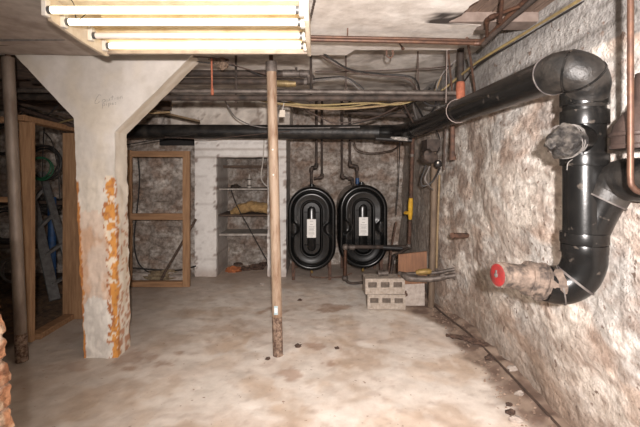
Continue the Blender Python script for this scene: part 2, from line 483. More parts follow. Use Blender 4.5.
struct('ceiling_rear', grid(150, 120, lambda u, v: (-4.9+u*6.4, BY+.1-v*(BY+.1-2.3), Z2+.02*fbm(u*12, v*8, 3))), M_ceil, paint=c2_paint)
# lath boards bared where the plaster fell, upper right
g = G()
for i in range(9):
    x = .72 + i*.082
    g.bar((x, .3, Z1+.07), (x+.02, 2.42, Z1+.07), .076, .02)
struct('ceiling_lath', g, M_lath, bevel=.003)
g = G().box((.78, 2.40, Z1+.003), (1.36, 2.55, Z1+.10))
struct('trim_1', g, mat('pinkish_plaster_strip', (.22, .17, .145), (.15, .11, .09), 12, .9), bevel=.006)
# joists seen above the storage room
for i in range(5):
    g = G().box((-4.75, 3.55+i*.45, 2.28), (-2.0 - (.0 if i else .1), 3.60+i*.45, Z2))
    tag(obj('ceiling_joist', g, M_darkwood, bevel=.004), 'dark wooden joist above the storage room behind the flared column', 'joist', 'joists over the storage room')
# near-black panel standing in for a shaded void in the back wall
struct('trim_2', G().box((-2.28, BYL-.10, 1.83), (-1.80, BYL-.02, 2.02)), M_darkvoid, bevel=.004)

# ------------------------------------------------------------------ flared column
YC0, YC1 = 3.13, 3.33
def cx_(x): return (x-CX)/F*YC0
def cz_(y): return EH-(y-HY)/F*YC0
def col_mesh():
    # rows: z from 0 to Z1, left and right edges vary
    rows = []
    key = [(-.02, cx_(84), cx_(118)), (cz_(250), cx_(80), cx_(116.5)), (cz_(118), cx_(73.5), cx_(114.5)), (cz_(58), cx_(18), cx_(188)), (Z1+.02, cx_(14), cx_(192))]
    # left flare starts at y 118, right flare at y 131
    zl = [(-.02, cx_(84)), (cz_(250), cx_(79.5)), (cz_(118), cx_(74)), (Z1+.03, cx_(13))]
    zr = [(-.02, cx_(118)), (cz_(250), cx_(116.5)), (cz_(132), cx_(114.5)), (Z1+.03, cx_(194))]
    def it(k, z):
        for (a, x), (b, y) in zip(k, k[1:]):
            if z <= b: return x+(y-x)*(z-a)/(b-a)
        return k[-1][1]
    nz, nx, ny = 150, 40, 8
    g = G()
    def face(fn, nu, nv):
        h = grid(nu, nv, fn); n = len(g.v); g.v += h.v; g.f += [tuple(i+n for i in f) for f in h.f]
    def Zv(v): return -.02 + v*(Z1+.04)
    def D(p, e):
        p = Vector(p); k = 1-sstep(1.3, 1.6, p.z)
        return p + Vector((fbm(*(p*10)), fbm(*(p*10+Vector((5,5,5)))), 0))*(.004*e + .006*k*e)
    face(lambda u, v: D((it(zl, Zv(v))*(1-u)+it(zr, Zv(v))*u, YC0, Zv(v)), 1), nx, nz)
    face(lambda u, v: D((it(zr, Zv(v)), YC0+u*(YC1-YC0), Zv(v)), 1), ny, nz)
    face(lambda u, v: D((it(zl, Zv(v)), YC1-u*(YC1-YC0), Zv(v)), 1), ny, nz)
    face(lambda u, v: D((it(zr, Zv(v))*(1-u)+it(zl, Zv(v))*u, YC1, Zv(v)), 1), nx, nz)
    return g, it, zl, zr
gc, it_, zl_, zr_ = col_mesh()
def col_paint(v):
    x, y, z = v.x, v.y, v.z
    c = mixc((.62, .575, .52), (.71, .665, .615), sstep(-.2, .3, fbm(x*3, z*1.5, 3)))
    xr = it_(zr_, z); xl = it_(zl_, z)
    nz = fbm(x*6, z*5, 6); nf = fbm(x*16, z*14, 16); nc = fbm(x*30, z*28, 19)
    front = y < YC0+.02
    ochre = (.66, .30, .07); pinkb = (.62, .41, .28); rust = (.42, .16, .06); cream = (.80, .74, .62)
    c = mixc(c, (.66, .575, .45), sstep(-.05, .4, fbm(x*2.6, z*1.6, 31)) * .45)
    if front:
        # bare plaster area in the middle, height .33 to 1.12
        top = 1.09 + .09*nz + .05*nf; bot = .44 + .12*nz + .05*nf
        if bot < z < top: c = mixc(c, mixc(pinkb, (.68, .55, .45), sstep(-.2, .3, nz)), .95)
        if z < bot: c = mixc((.64, .60, .55), (.74, .70, .64), sstep(-.2, .2, nf))
        # ochre strip down the right edge
        dr = xr - x
        if z < 1.41 + .02*nf:
            wid = .075 + .03*nz + .02*nf - .02*(z < .9)
            off = .0 if z < .95 else .02
            if dr < wid and dr > off*.4:
                c = mixc(ochre, rust, sstep(.1, .3, nc)*.7)
                if nf > .18: c = mixc(c, cream, .85)
            elif dr < wid+.02 and nc > .05: c = rust
        dl = x - xl
        if z < 1.38:
            if dl < .014 + .014*nf: c = mixc(ochre, rust, .45+.4*(nc > 0))
    elif x > xl+.08:
        # right side face
        c = mixc((.66, .58, .47), (.76, .70, .61), sstep(-.2, .2, fbm(y*9, z*3, 5)))
        if z < 1.2:
            s = fbm(y*26, z*16, 8)
            lim = .34 - .18*(1-sstep(.2, 1.0, z))
            if s > lim: c = mixc(c, rust, .8)
            if y < YC0+.035 + .02*nf: c = mixc(ochre, rust, sstep(.0, .25, nc))
    return c
colo = thing('flared_concrete_column', 'white concrete column with wide triangular flared head and peeling orange rust paint', 'column', (cx_(101), YC0+.1, 0))
obj('column_body', gc, M_col, colo, paint=col_paint)
def stroke(letters, x0, y0, s, g):
    for st in letters:
        pts = [P(x0+px*s, y0+py*s, YC0-.004) for px, py in st]
        g.tube(pts, .0013, 5)
W = G()
stroke([[(4,0),(2,-1),(0,2),(-2,6),(-2,8),(0,8),(3,6)],                       # C
        [(8,4),(6,4),(5,6),(6,7),(8,6),(8,3.6),(9,6)],                            # a
        [(10,3.5),(10,5.6),(12,5.4),(12.6,3),(13,5)],                                 # u
        [(15.5,0),(15,4.6)],[(13.8,1.8),(17,1.4)],                                     # t
        [(18,2),(18,4)],[(18,.6),(18.1,.9)],                                                 # i
        [(21,1.4),(19.8,2.4),(20.2,3.8),(21.8,3.2),(21.4,1.6),(20.8,1.4)],               # o
        [(23,1.2),(23.2,3.4)],[(23.1,1.8),(25,1),(25.3,3.2)]], 97, 95.5, 1.0, W)                # n
stroke([[(0,0),(0,5)],[(0,.4),(2,0),(2.2,1.8),(.2,2.4)],[(4,0),(4,2)],[(4,-1.2),(4.1,-1)],
        [(6,0),(6.2,4)],[(6,0),(8,-.6),(8,1.2),(6.2,1.8)],[(9.6,.6),(11,0),(10.4,-.8),(9.4,.2),(10,1.4),(11.4,1)],
        [(13.6,-1.2),(12.4,-.6),(13.6,.4),(12.6,1.2)]], 102.5, 103.5, 1.0, W)
obj('pencil_writing', W, M_pencil, colo, label='faint pencil handwriting reading Caution pipes')

# ------------------------------------------------------------------ posts
def post(x0, y0, x1, y1, Yt, Yb, r): return P(x0, y0, Yt), P(x1, y1, Yb)
pb = P(278, 355, 3.17); pb.z = 0; pt = P(271.3, 62, 3.17)
t = thing('steel_support_post', 'cream rust-streaked steel post standing in the middle of the floor', 'post', pb)
obj('shaft', G().tube([pb.lerp(pt, .13), pb.lerp(pt, .5), pt], .040, 24), M_post, t)
obj('rusted_foot', G().tube([pb.lerp(pt, -.004), pb.lerp(pt, .06), pb.lerp(pt, .132)], [.041, .0408, .0405], 24, jit=.06), M_postdark, t, label='rust-scabbed dark foot of the post')
obj('top_collar', G().tube([pb.lerp(pt, .965), pb.lerp(pt, 1.0)], .046, 24), M_greypipe, t)
obj('jack_screw', G().tube([pb.lerp(pt, .99), P(270.8, 50, 3.17), Vector((pt.x, 3.17, Z2+.0))], .016, 12), M_rust, t)
obj('top_plate', G().box((pt.x-.07, 3.10, Z2-.015), (pt.x+.07, 3.24, Z2+.02)), M_rust, t)
for f_ in (.70, .615):
    q = pb.lerp(pt, f_); obj('rivet', G().lathe(q+Vector((0, -.045, 0)), (0, 1, 0), [(0, .003), (.003, .007), (.010, .008)], 10), M_cream, t)
q = pb.lerp(pt, .158)
st = obj('sticker', G().box(q+Vector((-.018, -.0425, -.034)), q+Vector((.012, -.032, .034))), mat('faded_blue_sticker', (.30, .42, .46), (.40, .48, .50), 40, .5, bump=0), t, label='faded blue and white sticker low on the post')
obj('sticker_panel', G().box(q+Vector((-.014, -.0435, -.016)), q+Vector((.008, -.0425, .018))), M_label, st)

lb = P(22, 357, 3.08); lb.z = 0; lt = P(8, 60, 3.08); lt = Vector((lt.x, lt.y, 2.33))
t = thing('steel_support_post', 'dull grey steel post at the far left beside the wooden stud partition', 'post', lb)
obj('shaft', G().tube([lb, lb.lerp(lt, .4), lt], .042, 24), M_leftpost, t)
obj('rusted_foot', G().tube([lb+Vector((0,0,-.005)), lb.lerp(lt, .09)], .0435, 24, jit=.05), M_postdark, t, label='rusty flaking foot of the post')
obj('jack_screw', G().tube([lt+Vector((0,0,-.01)), Vector((lt.x, lt.y, Z1+.01))], .02, 12), M_rust, t)

# ------------------------------------------------------------------ fluorescent fixture
FX0, FX1 = -1.30, -.065
t = thing('fluorescent_light_fixture', 'four-tube fluorescent ceiling fixture with yellowed reflector hanging low at upper left', 'ceiling light', ((FX0+FX1)/2, 2.15, 2.14))
# cross-section of the hood (Y,Z)
sec = [(1.80, 2.295), (1.86, 2.30), (2.04, 2.29), (2.28, 2.275), (2.36, 2.235), (2.43, 2.185)]
g = G()
for (a, b), (c, d) in zip(sec, sec[1:]):
    n = len(g.v)
    g.v += [Vector(p) for p in ((FX0, a, b), (FX1, a, b), (FX1, c, d), (FX0, c, d), (FX0, a, b+.008), (FX1, a, b+.008), (FX1, c, d+.008), (FX0, c, d+.008))]
    g.f += [tuple(n+i for i in q) for q in ((0,1,2,3),(7,6,5,4),(0,4,5,1),(2,6,7,3))]
obj('reflector', g, M_refl, t, smooth=False)
obj('far_lip', G().box((FX0, 2.425, 2.168), (FX1, 2.437, 2.192)), M_rim, t)
obj('housing', G().box((FX0+.02, 1.95, 2.285), (FX1-.02, 2.25, 2.335)), M_fix, t, bevel=.004)
obj('ballast_cover', G().prism([(2.06, 2.285), (2.09, 2.235), (2.17, 2.235), (2.20, 2.275)], FX0+.16, FX1-.01, axis='x'), M_refl, t, smooth=False, bevel=.004)
endp = [(1.80, 2.30), (1.875, 2.285), (1.887, 2.215), (1.93, 2.178), (2.18, 2.158), (2.41, 2.150), (2.45, 2.158), (2.445, 2.195), (2.29, 2.31)]
for x in (FX0, FX1):
    e = obj('end_plate', G().prism(endp, x-.011, x+.011, axis='x'), M_fix, t, bevel=.003)
tubes = [(1.865, 2.205, 1), (2.0, 2.20, 1), (2.235, 2.212, 0), (2.38, 2.200, 1)]
for yy, zz, lit in tubes:
    tb = obj('fluorescent_tube', G().tube([(FX0+.045, yy, zz), (FX1-.045, yy, zz)], .0175 if lit else .0165, 16), M_tube if lit else M_tubeoff, t, label='lit fluorescent tube' if lit else 'burnt-out fluorescent tube')
    for x, s_ in ((FX0+.045, -1), (FX1-.045, 1)):
        obj('end_cap', G().tube([(x-s_*.004, yy, zz), (x+s_*.012, yy, zz)], .0182, 16), M_alum, tb)
        obj('lamp_socket', G().prism([(yy-.016, zz-.03), (yy+.016, zz-.03), (yy+.018, zz+.05), (yy-.018, zz+.05)], x+s_*.012, x+s_*.036, axis='x'), M_cream, t, bevel=.004)
chain = G()
for k in range(16):
    c0 = Vector((FX1+.02+ .002*k, 2.0-.005*k, 2.302 + k*.0)); 
def link(c, axis, ang, R=.009, L=.009, r=.0022):
    pts = []
    ax = Vector(axis).normalized(); sd = ax.orthogonal().normalized(); sd = Matrix.Rotation(ang, 3, ax) @ sd
    for i in range(13):
        a = 2*PI*i/12
        pts.append(Vector(c) + ax*(math.cos(a)*(R+L*.6)) + sd*math.sin(a)*R*.7)
    return pts
A_ = Vector((-.10, 2.05, 2.30)); 
ca, cb = P(311, 30, 2.30), P(319, -6, 2.02)
ca = Vector((FX1+.004, 2.27, 2.29)); cb = Vector((-.02, 2.02, Z1-.002))
g = G(); nL = 20
for k in range(nL):
    g.tube(link(ca.lerp(cb, k/(nL-1)), cb-ca, (k % 2)*PI/2), .002, 6, cap=False)
obj('hanging_chain', g, M_darkiron, t)
for x in (FX0+.15, FX1-.15):
    obj('hanger_strap', G().box((x-.01, 2.08, 2.33), (x+.01, 2.10, Z1+.004)), M_rim, t)
obj('loose_wire', G().tube([(FX0+.11, 1.86, 2.28), (FX0+.13, 1.90, 2.25), (FX0+.115, 1.95, 2.19), (FX0+.14, 2.0, 2.25)], .002, 6, smooth=6), M_black, t)

# ------------------------------------------------------------------ big black soil stack
SX, SY = 1.155, 1.75
def sz(y): return EH-(y-HY)/F*SY
t = thing('black_soil_stack', 'large glossy black plastic drain pipe crossing the room and dropping down the right wall', 'drain pipe', (SX, SY, sz(285)))
run = [(-2.45, 4.92, 1.95), (-1.2, 4.85, 1.94), (0, 4.75, 1.925), (.72, 4.60, 1.905)]
obj('far_run', G().tube(run, .085, 24, smooth=10), M_absdust, t)
obj('far_bend', G().tube([(.70, 4.605, 1.905), (.86, 4.54, 1.90), (.95, 4.38, 1.90), (1.0, 4.15, 1.90)], .088, 24, smooth=8), M_abs, t)
obj('near_run', G().tube([(1.0, 4.17, 1.90), (1.02, 3.2, 1.90), (1.050, 1.80, 1.888)], [.084, .083, .081], 28, smooth=8), M_abs, t)
elb = [(1.050, 1.82, 1.888), (1.058, 1.76, 1.890), (1.082, 1.715, 1.882), (1.118, 1.70, 1.858), (1.146, 1.72, 1.815), (SX, SY, 1.76)]
obj('top_elbow', G().tube(elb, .088, 32, smooth=8, jit=.035), M_absdust, t)
for c, ax in (((1.050, 1.815, 1.888), (.1, -1, .03)), ((SX, SY, sz(93)), (0, .02, -1))):
    obj('glue_ring', G().lathe(c, ax, [(-.003, .085), (-.002, .0915), (.002, .0915), (.003, .085)], 32), M_gluerim, t)
for p_, q_ in (((1.076, 1.726, 1.884), (1.082, 1.719, 1.882)), ((1.118, 1.702, 1.858), (1.124, 1.704, 1.852))):
    obj('mould_ridge', G().tube([p_, q_], .0925, 32), M_abs, t)
obj('vertical_pipe', G().tube([(SX, SY, 1.76), (SX, SY, sz(258))], .083, 32), M_abs, t)
def coupling(ya, yb, r=.093):
    a, b = sz(ya), sz(yb)
    o = obj('coupling', G().lathe((SX, SY, a), (0, 0, -1), [(0, .083), (.001, r), (.006, r+.001), (a-b-.006, r+.001), (a-b-.001, r), (a-b, .083)], 32), M_abs, t)
    return o
coupling(93, 106); coupling(111, 126); coupling(154, 166); coupling(232, 243); coupling(243.6, 253, .090)
# cleanout branch, wrapped in plastic
c0 = Vector((SX, SY, sz(138))); c1 = P(561, 142, 1.635)
ax = (c1-c0).normalized(); Ln = (c1-c0).length
obj('cleanout_branch', G().lathe(c0, ax, [(0, .074), (Ln-.05, .062), (Ln-.03, .062)], 28), M_abs, t)
w_ = obj('wrapped_cleanout_cap', G().lathe(c0, ax, [(Ln-.075, .060), (Ln-.06, .066), (Ln-.045, .067), (Ln-.03, .066), (Ln-.012, .062), (Ln, .054), (Ln+.010, .04), (Ln+.016, .02), (Ln+.02, .008)], 44, jit=.022), M_wrap, t, label='cleanout cap wrapped in crumpled dirty plastic')
wg = G()
for k in range(3):
    ring = []
    for i in range(25):
        a = 2*PI*i/24; u = ax.orthogonal().normalized(); v_ = ax.cross(u)
        ring.append(c0 + ax*(Ln-.03-.018*k+.006*math.sin(3*a+k)) + (u*math.cos(a)+v_*math.sin(a))*(.070+.003*math.sin(5*a)))
    wg.tube(ring, .0015, 6, cap=False)
wg.tube([c0+ax*(Ln-.03)+Vector((.02,-.02,-.075)), P(568, 163, 1.62), P(567, 170, 1.63)], .002, 6, smooth=4)
obj('tie_wire', wg, M_greyc, w_)
obj('cap_lug', G().blob(c0+ax*(Ln+.022)+Vector((-.035, 0, -.005)), (.02, .018, .022), 3, .4), M_wrap, w_)
# wye branch
br = [Vector((SX, SY, sz(240))), P(596, 214, 1.735), P(610, 189, 1.70)]
obj('wye_branch', G().tube(br, .080, 28, smooth=6), M_abs, t)
b2 = [P(604, 199, 1.705), P(612, 187, 1.69), P(626, 180, 1.64), Vector((1.245, 1.52, 1.42)), Vector((1.25, 1.3, 1.43)), Vector((1.25, .9, 1.44))]
obj('side_pipe', G().tube(b2, [.086, .088, .088, .086, .084, .084], 28, smooth=8), M_absdust, t)
dr = (b2[0]-b2[1]).normalized()
obj('glue_ring', G().lathe(b2[0], -dr, [(-.004, .08), (-.003, .0895), (.003, .0895), (.004, .08)], 32), M_gluerim, t)
# lower elbow and stub
le = [(SX, SY, sz(250)), P(584, 262, 1.755), P(577, 277, 1.77), P(562, 285, 1.79), P(545, 283, 1.80)]
obj('lower_elbow', G().tube(le, [.087, .087, .086, .084, .08], 32, smooth=8), M_abs, t)
for a, b, s_ in ((P(575.5, 279, 1.773), P(574, 280.5, 1.775), .0885), (P(561, 285.2, 1.79), P(559.6, 285.3, 1.792), .0865)):
    obj('glue_ring', G().tube([a, b], s_, 32), M_gluerim, t)
stub = [P(558, 285, 1.795), P(546, 283, 1.80), P(534, 279, 1.80), P(519, 276.5, 1.795), P(507, 275.5, 1.78), P(499, 275, 1.77)]
sp = obj('mud_caked_stub', G().tube(stub, [.084, .080, .074, .058, .053, .052], 40, smooth=12, jit=.16), M_mudpipe, t, label='mud-caked pipe stub at the foot of the stack')
for a, b, s_ in ((P(541, 282, 1.80), P(539, 281.4, 1.80), .087), (P(530, 278.5, 1.80), P(526, 277.6, 1.80), .078)):
    obj('pipe_hub', G().tube([a, b], s_, 28, jit=.05), M_mudpipe, sp)
ce = P(498.5, 275, 1.77); cax = Vector((-.96, -.22, .04)).normalized()
obj('cap_rim', G().lathe(ce, cax, [(-.03, .057), (-.028, .057), (.002, .057), (.004, .049)], 28), M_mudpipe, t)
rc = obj('red_end_cap', G().lathe(ce, cax, [(0, .049), (.006, .049), (.009, .044), (.010, .02)], 28), M_red, t, label='red plastic cap closing the end of the stub')
obj('cap_screw', G().lathe(ce+cax*.008, cax, [(0, .010), (.008, .009), (.010, .006)], 8), M_gluerim, rc)
obj('cap_screw', G().bar(ce+cax*.012+Vector((0, 0, .022)), ce+cax*.012+Vector((0, 0, -.01)), .006, .006), M_gluerim, rc)
# hoop hangers of the run
hang = obj('hanger_hoop', G().tube([(1.018+.088*math.cos(a), 2.95, 1.90+.088*math.sin(a)) for a in [PI*(.45+k/10*1.25) for k in range(11)]] , .003, 6), M_greypinkcord, t, label='pale cord loop under the run')

tag(obj('hanging_string', G().tube([P(447, 45, 2.96), P(446.5, 80, 2.96), P(446, 103, 2.95)], .003, 6), M_greypinkcord), 'thin pale cord hanging from the ceiling edge to the black pipe', 'cord')

# rust brown pipe in the right foreground and iron bell behind it
tag(obj('copper_riser_pipe', G().tube([(1.087, 1.40, Z1+.02), (1.087, 1.40, 1.60), P(630.5, 178, 1.40), P(633, 187, 1.40), P(640, 192, 1.40), P(660, 194, 1.40)], .0105, 14, smooth=5), M_copper),
    'slim copper pipe dropping from the ceiling at the far right edge', 'pipe')
t = thing('cast_iron_bell_fitting', 'dark brown bell-shaped iron pipe fitting on the wall at the right edge', 'pipe fitting', (1.215, 1.475, 1.53))
obj('bell', G().lathe((1.215, 1.475, 1.595), (0, 0, 1), [(0, .117), (.03, .110), (.07, .085), (.10, .055), (.13, .045), (.22, .043)], 32), M_bell, t)
obj('rim_band', G().lathe((1.215, 1.475, 1.535), (0, 0, 1), [(0, .10), (.001, .122), (.014, .124), (.02, .119), (.045, .119), (.050, .126), (.060, .126), (.064, .11)], 32), M_bell, t)
obj('wall_bracket', G().box((1.26, 1.47, 1.70), (1.40, 1.53, 1.73)), M_rust, t)

# ------------------------------------------------------------------ oil tanks
def stadium(hw, hh, n=96):
    """outline points (x,z) with straight sides"""
    out = []; L_ = 2*(hh-hw); per = 2*PI*hw + 2*L_
    for i in range(n):
        s = per*i/n
        if s < PI*hw: a = s/hw; out.append((hw*math.cos(a), hh-hw+hw*math.sin(a)))
        elif s < PI*hw+L_: out.append((-hw, hh-hw-(s-PI*hw)))
        elif s < 2*PI*hw+L_: a = PI+(s-PI*hw-L_)/hw; out.append((hw*math.cos(a), -(hh-hw)+hw*math.sin(a)))
        else: out.append((hw, -(hh-hw)+(s-2*PI*hw-L_)))
    return out
def loft(g, rings):
    n = len(rings[0]); base = len(g.v)
    for r in rings: g.v += r
    for i in range(len(rings)-1):
        for k in range(n):
            a = base+i*n+k; b = base+i*n+(k+1) % n; g.f.append((a, b, b+n, a+n))
    g.f.append(tuple(base+n-1-k for k in range(n))); e = base+(len(rings)-1)*n
    g.f.append(tuple(e+k for k in range(n)))
def make_tank(c, label):
    """c: centre of the front face"""
    hw, hh = .325, .56
    t = thing('oil_tank', label, 'oil tank', (c.x, c.y+.45, 0), 'oval black oil tanks')
    def ring(dw, y, notch=0.0):
        out = []
        for x, z in stadium(hw-dw, hh-dw):
            k = notch*1.6*math.exp(-((z+.0)/.075)**4)
            x2 = x - math.copysign(k, x)*(1 if abs(x) > .1 else 0)
            out.append(Vector((c.x+x2, c.y+y, c.z+z)))
        return out
    g = G()
    loft(g, [ring(.06, .86), ring(.02, .85), ring(.0, .80), ring(0, .05), ring(.004, .028), ring(.014, .010), ring(.028, .0), ring(.045, .0), ring(.055, .006), ring(.060, .018, .02),
             ring(.066, .024, .035), ring(.073, .018, .045), ring(.080, .004, .05), ring(.092, -.004, .05), ring(.108, -.004, .045), ring(.14, .004, .02), ring(.172, .006), ring(.178, .0), ring(.186, -.007), ring(.194, -.006), ring(.202, .004), ring(.208, .03), ring(.216, .05)])
    obj('tank_shell', g, M_tank, t)
    g = G()
    def sr(w, h, y): return [Vector((c.x+x, c.y+y, c.z+z)) for x, z in stadium(w, h, 48)]
    loft(g, [sr(.055, .30, .052), sr(.055, .30, .03), sr(.050, .295, .018), sr(.042, .287, .012)])
    obj('recessed_spine', g, M_tank, t)
    for z in (.22, -.22):
        obj('cross_rib', G().tube([c+Vector((-.10, .03, z)), c+Vector((.10, .03, z))], .004, 8), M_tank, t)
    lab = obj('label_plate', G().prism([(c.x-.060, c.z-.115), (c.x+.060, c.z-.115), (c.x+.060, c.z+.130), (c.x-.060, c.z+.130)], c.y-.004, c.y+.014), M_label, t, bevel=.003, label='white paper label')
    for zz, w in ((.105, .022), (.06, .018), (.03, .04), (.012, .04), (-.006, .034), (-.024, .04), (-.05, .04), (-.066, .04), (-.092, .02)):
        obj('print_line', G().box((c.x-w, c.y-.0052, c.z+zz-.002), (c.x+w, c.y-.004, c.z+zz+.002)), M_ink, lab)
    emb = G()
    for k, zz in enumerate((.20, .185, .17, .155)):
        emb.bar((c.x-.190, c.y-.006, c.z+zz-.03), (c.x-.178, c.y-.006, c.z+zz-.028), .003, .003)
    obj('embossed_mark', emb, M_greyc, t)
    for sx in (-.245, .245):
        for yy in (.06, .72):
            obj('leg', G().box((c.x+sx-.02, c.y+yy, 0), (c.x+sx+.02, c.y+yy+.04, c.z-.33)), M_rust, t, bevel=.002)
    obj('drain_cock', G().lathe((c.x, c.y+.07, c.z-hh-.045), (0, 0, 1), [(0, .012), (.012, .02), (.025, .02), (.03, .011), (.07, .011)], 12), M_brass, t)
    for dx in (-.0, ):
        obj('filler_boss', G().lathe((c.x+dx, c.y+.25, c.z+hh-.03), (0, 0, 1), [(0, .05), (.04, .05), (.045, .03), (.06, .03)], 16), M_tank, t)
    return t
TY = 5.30
make_tank(P(311.5, 229, TY)+Vector((0, 0, 0)), 'left black oval oil tank, the one nearer the centre post')
make_tank(P(363.5, 227, TY), 'right black oval oil tank, behind the copper pipe and blocks')

def pipe_run(name, pts, r, m, label, cat='pipe', fit=(), sm=0, group=None, n=12, frac=None):
    t = thing(name, label, cat, pts[-1] if frac is None else frac, group)
    obj('pipe', G().tube(pts, r, n, smooth=sm), m, t)
    for i in fit:
        p = Vector(pts[i]); g = G()
        for q in (i-1, i+1):
            if 0 <= q < len(pts):
                d = (Vector(pts[q])-p).normalized(); g.tube([p-d*r*.3, p+d*r*2.6], r*1.4, n)
        obj('elbow', g, m, t)
    return t
VY = TY+.27
pipe_run('fill_pipe', [Vector((P(316.5, 140, VY).x, VY, Z2)), P(316.5, 167, VY), P(311.5, 168, VY), P(311.5, 187, VY)], .02, M_darkiron, 'dark iron pipe stepping down to the top of the left oil tank', fit=(1, 2))
pipe_run('vent_pipe', [Vector((P(322, 140, VY).x, VY, Z2)), P(322, 177, VY), P(314, 178.5, VY)], .018, M_darkiron, 'dark iron vent pipe, second from left above the oil tanks', fit=(1,))
pipe_run('vent_pipe', [Vector((P(342, 140, VY).x, VY, Z2)), P(342, 177, VY), P(352, 178.5, VY), P(353, 187, VY)], .018, M_darkiron, 'dark iron vent pipe, third from left above the oil tanks', fit=(1, 2))
t = pipe_run('fill_pipe', [Vector((P(350, 140, VY).x, VY, Z2)), P(350, 165, VY), P(357, 167, VY), P(357.5, 187, VY)], .02, M_darkiron, 'dark iron pipe with a blue band entering the right oil tank', fit=(1, 2))
obj('blue_band', G().tube([P(357.3, 178, VY), P(357.5, 184, VY)], .026, 12), M_blue, t, label='blue band around the pipe')
pipe_run('fuel_line_pipe', [P(311, 272, 5.25), P(313, 277, 5.22), P(340, 277, 5.2), P(352, 273, 5.2)], .008, M_rust, 'thin rusty fuel line running low under the two oil tanks', sm=4)

# ------------------------------------------------------------------ copper loop, gas pipe, blocks etc right of the tanks
t = thing('copper_loop_pipe', 'rust brown pipe loop with pale elbows in front of the right oil tank', 'pipe', P(345, 283, 5.12))
A = [P(409, 247, 5.08), P(345.5, 247, 5.1), P(345, 278, 5.12), P(350, 283, 5.12), P(366, 282, 5.08)]
obj('top_pipe', G().tube(A[:2], .026, 14), M_darkiron, t)
obj('sleeve', G().tube([P(383, 247.4, 5.09), P(402, 248.4, 5.08)], .034, 14), M_blacktape, t)
obj('copper_riser', G().tube([A[1], A[2]], .022, 14), M_copper, t)
obj('foot_pipe', G().tube([P(345, 276, 5.12), A[2], A[3], A[4], P(378, 278, 4.9), P(400, 274, 4.6)], .018, 12, smooth=4), M_darkiron, t)
for c in (A[1], A[2]): obj('elbow', G().blob(c, (.042, .042, .042), 1, .1), M_greypipe, t, label='pale solder-stained elbow')
for x in (352, 398): obj('joint_sleeve', G().tube([P(x-2.5, 247.2, 5.095), P(x+2.5, 247.2, 5.095)], .032, 14), M_greypipe, t)
t = thing('gas_pipe', 'rusty vertical gas pipe with bright yellow shutoff valve right of the tanks', 'gas pipe', P(409, 247, 4.78))
obj('pipe', G().tube([P(413, 130, 4.7), P(411, 200, 4.92), P(409, 247, 5.08)], .022, 14), M_rust, t)
v_ = obj('valve', G().tube([P(410.9, 198, 4.90), P(410.6, 203, 4.92), P(410.3, 213, 4.95), P(410.1, 219, 4.97)], [.023, .030, .030, .023], 16), mat('yellow_painted_valve', (.72, .44, .04), (.55, .30, .03), 20, .5), t, label='yellow painted shutoff valve')
obj('valve_handle', G().bar(P(407.5, 212, 4.9), P(405.5, 213.5, 4.88), .05, .025), MATS['yellow_painted_valve'], v_)
obj('elbow', G().blob(P(409, 246, 5.08), (.042, .042, .045), 2, .1), M_greypipe, t)
obj('pipe_clip', G().tube([P(412.2, 154, 4.77), P(412.1, 156.5, 4.775)], .034, 14), M_greypipe, t)

# vertical twin pipes at the corner
cp0 = P(431, 305, 4.30); cp0.z = 0
tag(obj('corner_standpipe', G().tube([P(434.5, 150, 4.25), P(433.5, 220, 4.28), cp0], .034, 16, jit=.04), mat('brown_streaked_pipe', (.20, .145, .10), (.10, .07, .05), 14, .7, bump=.4, stretch=(1, 1, .3))), 'brown floor-to-ceiling pipe standing at the corner beside the plywood board', 'pipe')
tag(obj('thin_riser_pipe', G().tube([P(439.5, 175, 4.3), P(437.5, 230, 4.32), P(436.5, 268, 4.33)], .012, 10), M_tan), 'thin tan riser clipped to the brown corner standpipe', 'pipe')
# water service pipes
t = thing('water_service_pipe', 'lumpy grey water pipe with brass valve resting on the grey blocks by the wall', 'water pipe', P(420, 280, 4.1))
obj('lower_pipe', G().tube([P(399, 273, 4.25), P(404, 275, 4.2), P(410, 278, 4.15), P(430, 279, 4.1), P(450, 276, 4.05), P(462, 274, 4.02)], [.02, .034, .036, .03, .026, .02], 14, smooth=5, jit=.12), M_greypipe, t)
obj('upper_pipe', G().tube([P(404, 274, 4.2), P(415, 273.5, 4.15), P(436, 272.5, 4.1), P(455, 269, 4.05)], .018, 12, smooth=4), M_greypipe, t)
obj('brass_valve', G().tube([P(416, 272.5, 4.12), P(420, 272, 4.11), P(428, 271.5, 4.10), P(431, 271.5, 4.1)], [.02, .032, .032, .02], 12), M_brass, t, label='yellow brass valve body')
for x in (443, 455): obj('union_nut', G().tube([P(x-2, 277, 4.06), P(x+2, 276, 4.05)], .036, 6), M_greypipe, t)
# plywood board
bd = [P(398.5, 254.5, 4.32), P(427, 251.5, 4.25), P(427, 272, 4.25), P(398, 275.5, 4.32)]
bd[2].z -= .12; bd[3].z -= .10
g = G(); n_ = Vector((0, .03, 0))
g.v += bd + [q+n_ for q in bd]; g.f += [(0,3,2,1),(4,5,6,7),(0,1,5,4),(1,2,6,5),(2,3,7,6),(3,0,4,7)]
tag(obj('plywood_board', g, M_board, smooth=False, bevel=.002), 'reddish plywood board leaning upright behind the grey concrete blocks', 'board')

